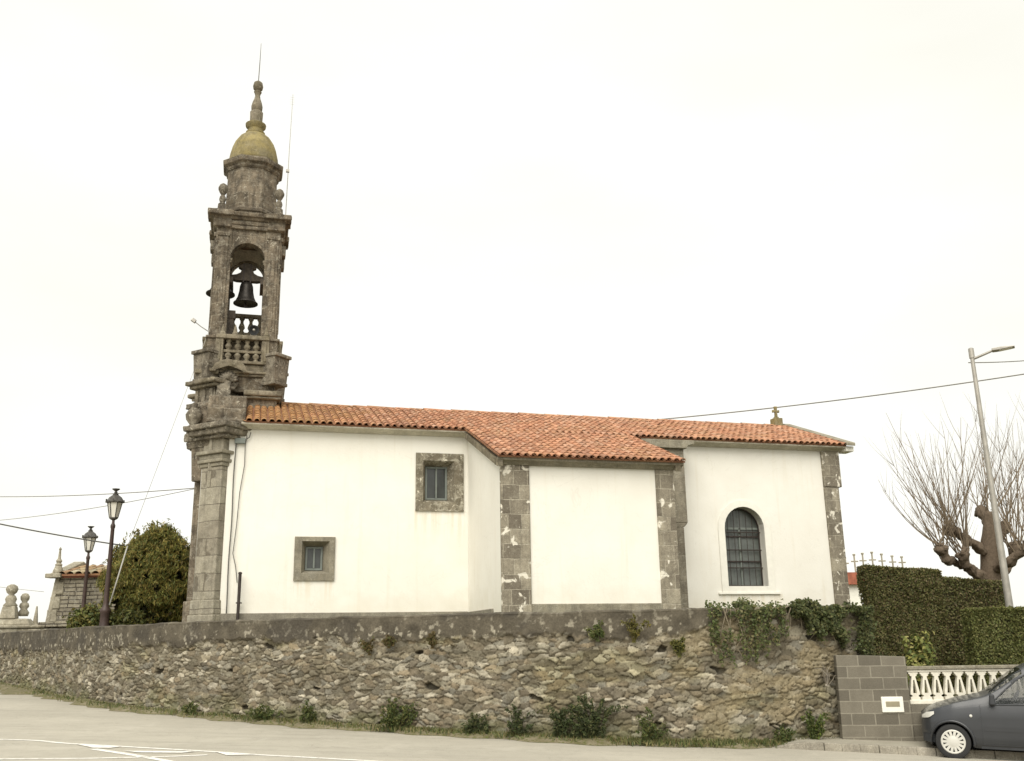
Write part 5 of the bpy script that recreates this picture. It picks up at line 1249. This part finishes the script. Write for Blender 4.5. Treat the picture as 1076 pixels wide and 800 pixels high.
# grass along the foot of the wall
rg = np.random.default_rng(5); P = []
for q in range(9000):
    x = rg.uniform(-40, 880); 
    P.append(x)
xs = np.array(P); FT = [(foot(x, 0.0), on_wall(x, .3, 0)[1]) for x in np.linspace(-40, 885, 120)]
Q = []
for x in xs:
    i = (x + 40) / 925 * 118.99; k = int(i); f = i - k; p = FT[k][0].lerp(FT[k + 1][0], f); nn = FT[k][1]
    dens = float(vnoise(np.array(x / 23.), np.array(0.), 5)) * .75 + .5 * (x > 640) + .22
    if rg.random() > dens: continue
    o = .05 + abs(rg.normal(0, .10)) + (.12 * rg.random() if x > 640 else 0); Q.append((p.x + nn.x * o, p.y + nn.y * o, gz(p.x) + .10 - o * .12))
Q = np.array(Q); o = foliage('verge_grass', [leaves(Q, np.tile([0, -1., .2], (len(Q), 1)), .13, [(.10, .12, .035), (.14, .14, .05), (.19, .16, .07), (.07, .09, .03)], 9, up=3, asp=7, jit=.5)])
tag(o, 'short rough grass along the foot of the stone wall', 'grass', kind='stuff')

# ------------------------------------------------------------------ parked car (x: from the nose backwards, y: across, z: up)
def car():
    WX, RX = .48, 3.18; TR = .292
    angle = -R(21)
    wp = ground_at(1003.2, 797.0)
    # place so that the near front wheel touches the ground there
    base = wp - (Matrix.Rotation(angle, 3, 'Z') @ Vector((WX, -.80, 0)) * .94)
    e = empty('car', (base.x, base.y, gz(wp.x) ), 'dark blue-grey small van parked at the kerb, its front half in view', 'car', 0)
    e.rotation_euler = Euler((0, SL, angle), 'XYZ'); e.scale = (.94, .94, .94)
    paint = NT('car_paint_blue_grey', .38, .5); n = paint.noise(3, 3); paint.b.inputs['Coat Weight'].default_value = .35; paint.b.inputs['Coat Roughness'].default_value = .15
    PM = paint.out(paint.mix(paint.ramp(paint.noise(1.2, 5), .35, .7), (.022, .0245, .029), (.03, .032, .036)))
    plas = flat('car_black_plastic', (.03, .032, .035), .6, vary=.2)
    xs = np.unique(np.round(np.r_[0, .03, np.arange(.07, 4.30, .045), 4.3], 3))
    lin = lambda x, X, Y: float(np.interp(x, X, Y))
    def zt(x): return lin(x, [0, .05, .14, .30, .6, 1.0, 1.08, 1.3, 1.62, 1.85, 2.2, 2.8, 3.8, 4.1, 4.25, 4.3], [.66, .74, .81, .88, .98, 1.08, 1.11, 1.28, 1.52, 1.65, 1.74, 1.79, 1.78, 1.73, 1.62, 1.2])
    def zb(x): return lin(x, [0, .08, .3, 3.9, 4.3], [.30, .24, .20, .21, .34])
    def belt(x): return min(lin(x, [0, .1, .3, .6, 1.0, 4.3], [.62, .70, .76, .84, .90, 1.0]), zt(x) - .05)
    def wid(x): return lin(x, [0, .03, .08, .16, .3, .5, .9, 3.8, 4.2, 4.3], [.42, .54, .63, .71, .77, .81, .835, .835, .80, .76])
    NS = 30
    def section(x):
        w_ = wid(x); b = belt(x); t = zt(x); lo = zb(x); g = max(0, (t - b - .06) / .75)
        K = [(0, lo), (w_ * .55, lo), (w_ * .90, lo), (w_ * .965, lo + .07), (w_ * .99, lo + .16), (w_, lo + (b - lo) * .48), (w_ * .992, lo + (b - lo) * .8), (w_ * .965, b), (w_ * (.955 - .06 * g), b + (t - b) * .35), (w_ * (.93 - .13 * g), b + (t - b) * .78), (w_ * (.86 - .14 * g), t - min(.035, (t - b) * .14)), (w_ * .6, t - min(.006, (t - b) * .03)), (0, t)]
        tt = [0, 2, 3, 5, 8, 13, 17, 19, 22, 25, 27, 28.5, 30]
        return np.array([(np.interp(i, tt, [k[0] for k in K]), np.interp(i, tt, [k[1] for k in K])) for i in range(NS + 1)])
    S = np.array([section(x) for x in xs]); n = len(xs)
    body = MB(); V = []; AR = .345; cz = TR
    def snap(x, y, z):
        for wx in (WX, RX):
            d = math.hypot(x - wx, z - cz)
            if abs(d - AR) < .033 and z > .15: k = AR / d; return (wx + (x - wx) * k, y, cz + (z - cz) * k)
        return (x, y, z)
    for sgn in (-1, 1):
        vs = []; fs = []
        for i in range(n):
            for j in range(NS + 1):
                y, z = S[i, j]; vs.append(snap(xs[i], y * sgn, z) if 3 <= j <= 20 else (xs[i], y * sgn, z))
        for i in range(n - 1):
            for j in range(NS):
                q = [i * (NS + 1) + j, (i + 1) * (NS + 1) + j, (i + 1) * (NS + 1) + j + 1, i * (NS + 1) + j + 1]
                c = np.mean([vs[k] for k in q], 0)
                if any(math.hypot(c[0] - wx, c[2] - cz) < AR - .004 for wx in (WX, RX)) and j >= 1: continue
                if wincut(c[0], c[2], j, belt, zt): continue
                if 26 <= j and 1.14 < c[0] < 1.68: continue                    # windscreen
                fs.append(tuple(q))
        body.add(vs, fs)
        body.add([(0, p[0] * sgn, p[1]) for p in S[0]], [tuple(range(NS + 1))]); body.add([(4.3, p[0] * sgn, p[1]) for p in S[-1]], [tuple(range(NS + 1))])
    bo_ = body.build('body', PM, e, recalc=True, auto=38)
    return e, S, xs, PM, plas, section, belt, zt, wid, WX, RX, TR, AR
def win_poly(belt, zt):
    return [(1.16, .955), (2.02, .985), (2.02, 1.54), (1.80, 1.49), (1.62, 1.38), (1.42, 1.21)]
def inside(p, poly):
    x, y = p; c = False; j = len(poly) - 1
    for i in range(len(poly)):
        if ((poly[i][1] > y) != (poly[j][1] > y)) and (x < (poly[j][0] - poly[i][0]) * (y - poly[i][1]) / (poly[j][1] - poly[i][1]) + poly[i][0]): c = not c
        j = i
    return c
def wincut(x, z, j, belt, zt): return 17 <= j <= 27 and (inside((x, z), win_poly(belt, zt)) or (2.14 < x < 3.0 and 1.0 < z < 1.52))
ce, S, xs, PM, plas, section, belt, zt, wid, WX, RX, TR, AR = car()
def yside(x, z):
    s = section(x); k = [p for p in s if p[0] > .3]; zz = [p[1] for p in k]; return float(np.interp(z, zz, [p[0] for p in k]))
GL = NT('car_glass', .03, .6); GL.b.inputs['Base Color'].default_value = (.03, .035, .033, 1); GL.b.inputs['Alpha'].default_value = .45; GLm = GL.mat
for sgn in (-1, 1):
    for wn, poly in (('side_window', win_poly(belt, zt)), ('side_window', [(2.14, 1.0), (3.0, 1.02), (3.0, 1.52), (2.14, 1.53)])):
        cx = sum(p[0] for p in poly) / len(poly); cz = sum(p[1] for p in poly) / len(poly)
        big = [(cx + (p[0] - cx) * 1.06, cz + (p[1] - cz) * 1.06) for p in poly]
        b = MB(); m = 9; grid = []
        ring = [(cx + (p[0] - cx) * 1.05, cz + (p[1] - cz) * 1.05) for p in poly]
        b.add([(cx, sgn * (yside(cx, cz) + .002), cz)] + [(p[0], sgn * (yside(*p) + .004), p[1]) for p in ring], [(0, i + 1, (i + 1) % len(ring) + 1) for i in range(len(ring))])
        so_ = b.build(wn, GLm, ce, recalc=False)
        b = MB(); b.tube([(p[0], sgn * (yside(*p) + .004), p[1]) for p in big] + [(big[0][0], sgn * (yside(*big[0]) + .004), big[0][1])], .014, 5); b.build('window_seal', plas, so_)
b = MB()                         # windscreen
ws = [(x, [p for p in section(x)]) for x in (1.13, 1.27, 1.41, 1.55, 1.69)]
vs = []; fs = []
for x, s in ws:
    row = [p for i, p in enumerate(s) if i >= 26]
    full = [(-p[0], p[1]) for p in row] + [(p[0], p[1]) for p in row[::-1][1:]]
    vs += [(x - .004, y, z + .006) for y, z in full]
m = len(full)
for i in range(len(ws) - 1):
    for k in range(m - 1): fs.append((i * m + k, i * m + k + 1, (i + 1) * m + k + 1, (i + 1) * m + k))
b.add(vs, fs); b.build('windscreen', GLm, ce, smooth=True, recalc=False)
# wheel wells, sills, arch lips
for wx in (WX, RX):
    for sgn in (-1, 1):
        b = MB()
        prf = [(wx + AR * 1.01 * math.cos(t), TR + AR * 1.01 * math.sin(t)) for t in np.linspace(-.35, math.pi + .35, 20)]
        vs = [(x, sgn * .80, z) for x, z in prf] + [(x, sgn * .42, z) for x, z in prf]
        b.add(vs, [(i, i + 1, 21 + i, 20 + i) for i in range(19)] + [tuple(range(20, 40))]); b.build('wheel_well', M_['black'], ce, recalc=False)
for wx in (WX, RX):
    for sgn in (-1, 1):
        b = MB(); pts = [(wx + AR * math.cos(t), TR + AR * math.sin(t)) for t in np.linspace(-.2, math.pi + .2, 22)]
        b.tube([(x, sgn * (yside(max(.05, x), max(.27, z)) + .002), z) for x, z in pts], .024, 7); b.build('arch_lip', PM, ce, smooth=True)
        T = Matrix.Translation((wx, sgn * .735, TR)) @ Matrix.Rotation(R(90) * (1 if sgn < 0 else -1), 4, 'X')
        wh = bpy.data.objects.new('wheel', None); col.objects.link(wh); wh.parent = ce; wh.matrix_local = T
        b = MB(); b.lathe([(.19, -.08), (.25, -.085), (.283, -.075), (TR, -.05), (TR, .05), (.283, .075), (.25, .085), (.205, .078), (.19, .06)], 40); b.build('tyre', M_['black'], wh, auto=30)
        b = MB(); b.lathe([(.0, .035), (.20, .035), (.20, .045), (0, .046)], 36); b.build('wheel_disc', plas, wh)
        b = MB(); hc = flat('hubcap_silver', (.56, .55, .50), .4, .1, vary=.06) if 'hubcap_silver' not in bpy.data.materials else bpy.data.materials['hubcap_silver']
        b.lathe([(.10, .05), (.10, .078), (.06, .086), (.03, .09), (.005, .09)], 28)
        prf = [(.170, .06), (.205, .06), (.207, .072), (.19, .082), (.170, .078)]; vs = []
        for r_, z in prf:
            for k in range(40): vs.append((r_ * math.cos(2 * math.pi * k / 40), r_ * math.sin(2 * math.pi * k / 40), z))
        b.add(vs, [(i * 40 + k, i * 40 + (k + 1) % 40, ((i + 1) % 5) * 40 + (k + 1) % 40, ((i + 1) % 5) * 40 + k) for i in range(5) for k in range(40)])
        for k in range(14): b.box(.09, .175, -.021, .021, .055, .079, T=Matrix.Rotation(2 * math.pi * k / 14, 4, 'Z'))
        b.build('hubcap', hc, wh, auto=40)
# lamps, mirror, handles, seams, strips
hl = glass('headlight_glass', (.45, .44, .40), .08)
for sgn in (-1, 1):
    b = MB(); X = np.linspace(.02, .22, 9); lo_ = np.interp(X, [.02, .13, .22], [.655, .675, .74]); hi_ = np.interp(X, [.02, .10, .22], [.70, .765, .785]); vs = []
    for k in range(5):
        for x, a_, c_ in zip(X, lo_, hi_): z = a_ + (c_ - a_) * k / 4; vs.append((x - .012, sgn * (yside(x, z) + .012), z))
    b.add(vs, [(r_ * 9 + q, r_ * 9 + q + 1, r_ * 9 + q + 10, r_ * 9 + q + 9) for r_ in range(4) for q in range(8)]); b.build('headlight', hl, ce, smooth=True, recalc=False)
    b = MB(); b.lathe([(.028, 0), (.024, .012), (.0, .016)], 10, T=Matrix.Translation((.80, sgn * (yside(.80, .74)), .74)) @ Matrix.Rotation(R(90) * (1 if sgn < 0 else -1), 4, 'X')); b.build('side_indicator', hl, ce, smooth=True)
    b = MB(); y = yside(1.22, .98); T = Matrix.Translation((1.16, sgn * (y + .09), 1.03)); b.box(-.05, .05, -.075, .075, -.09, .09, T=T, top=(.75, .9)); b.box(-.03, .05, -.13 if sgn > 0 else .05, -.05 if sgn > 0 else .13, -.09, -.03, T=T); b.build('mirror', plas, ce, bevel=.025, seg=3)
    b = MB()
    for x, z0, z1 in ((.96, .26, .93), (2.08, .26, 1.5), (3.02, .26, 1.5)): b.tube([(x, sgn * (yside(x, z) + .0), z) for z in np.linspace(z0, z1, 12)], .006, 4)
    b.tube([(x, sgn * (yside(x, .27) + .0), .27) for x in np.linspace(.96, 2.8, 10)], .005, 4); b.build('door_seam', plas, ce)
    b = MB(); b.prism([(x, z) for x, z in ((1.0, .50), (2.02, .50), (2.02, .56), (1.0, .56))], 0, .01); vs = []
    b = MB(); X = np.linspace(1.0, 2.04, 8); b.add([(x, sgn * (yside(x, z) + .006), z) for z in (.50, .56) for x in X], [(i, i + 1, 9 + i, 8 + i) for i in range(7)]); b.build('rub_strip', PM, ce, recalc=False)
    b = MB(); b.box(1.80, 1.98, -.02, .02, .84, .88, T=Matrix.Translation((0, sgn * (yside(1.9, .86) + .012), 0))); b.build('door_handle', plas, ce, bevel=.012)
    b = MB(); b.add([(x, sgn * (yside(x, .24) + .002), z) for z in (.20, .27) for x in np.linspace(.93, 2.85, 10)], [(i, i + 1, 11 + i, 10 + i) for i in range(9)]); b.build('sill', plas, ce, recalc=False)
b = MB(); pts = [(x, yside(x, .40)) for x in (.02, .06, .12, .2)]; rr = [(x, -y) for x, y in pts][::-1] + pts
b.add([(x - .012, y * 1.015, z) for z in (.26, .40) for x, y in rr], [(i, i + 1, 9 + i, 8 + i) for i in range(7)]); b.build('bumper_grille', plas, ce, recalc=False)
# interior
b = MB(); b.box(1.0, 1.42, -.66, .66, .5, .96, top=(.6, .95)); b.build('dashboard', plas, ce, bevel=.04)
seatm = flat('seat_cloth', (.10, .10, .10), .9)
for y in (-.36, .36):
    b = MB(); b.box(1.85, 2.35, y - .23, y + .23, .42, .60); b.box(2.25, 2.40, y - .22, y + .22, .58, 1.18, T=Matrix.Translation((2.3, 0, .6)) @ Matrix.Rotation(R(12), 4, 'Y') @ Matrix.Translation((-2.3, 0, -.6))); b.box(2.40, 2.48, y - .13, y + .13, 1.20, 1.40); b.build('seat', seatm, ce, bevel=.05, seg=3)
b = MB(); T = Matrix.Translation((1.55, -.36, 1.0)) @ Matrix.Rotation(R(-62), 4, 'Y'); b.tube([T @ Vector((.19 * math.cos(t), .19 * math.sin(t), 0)) for t in np.linspace(0, 2 * math.pi, 25)], .016, 6)
for t in (0, 2.1, 4.2): b.tube([T @ Vector((0, 0, -.02)), T @ Vector((.18 * math.cos(t), .18 * math.sin(t), 0))], .014, 5)
b.build('steering_wheel', plas, ce)
b = MB(); b.box(.9, 4.1, -.72, .72, .22, .30); b.build('floor', plas, ce)
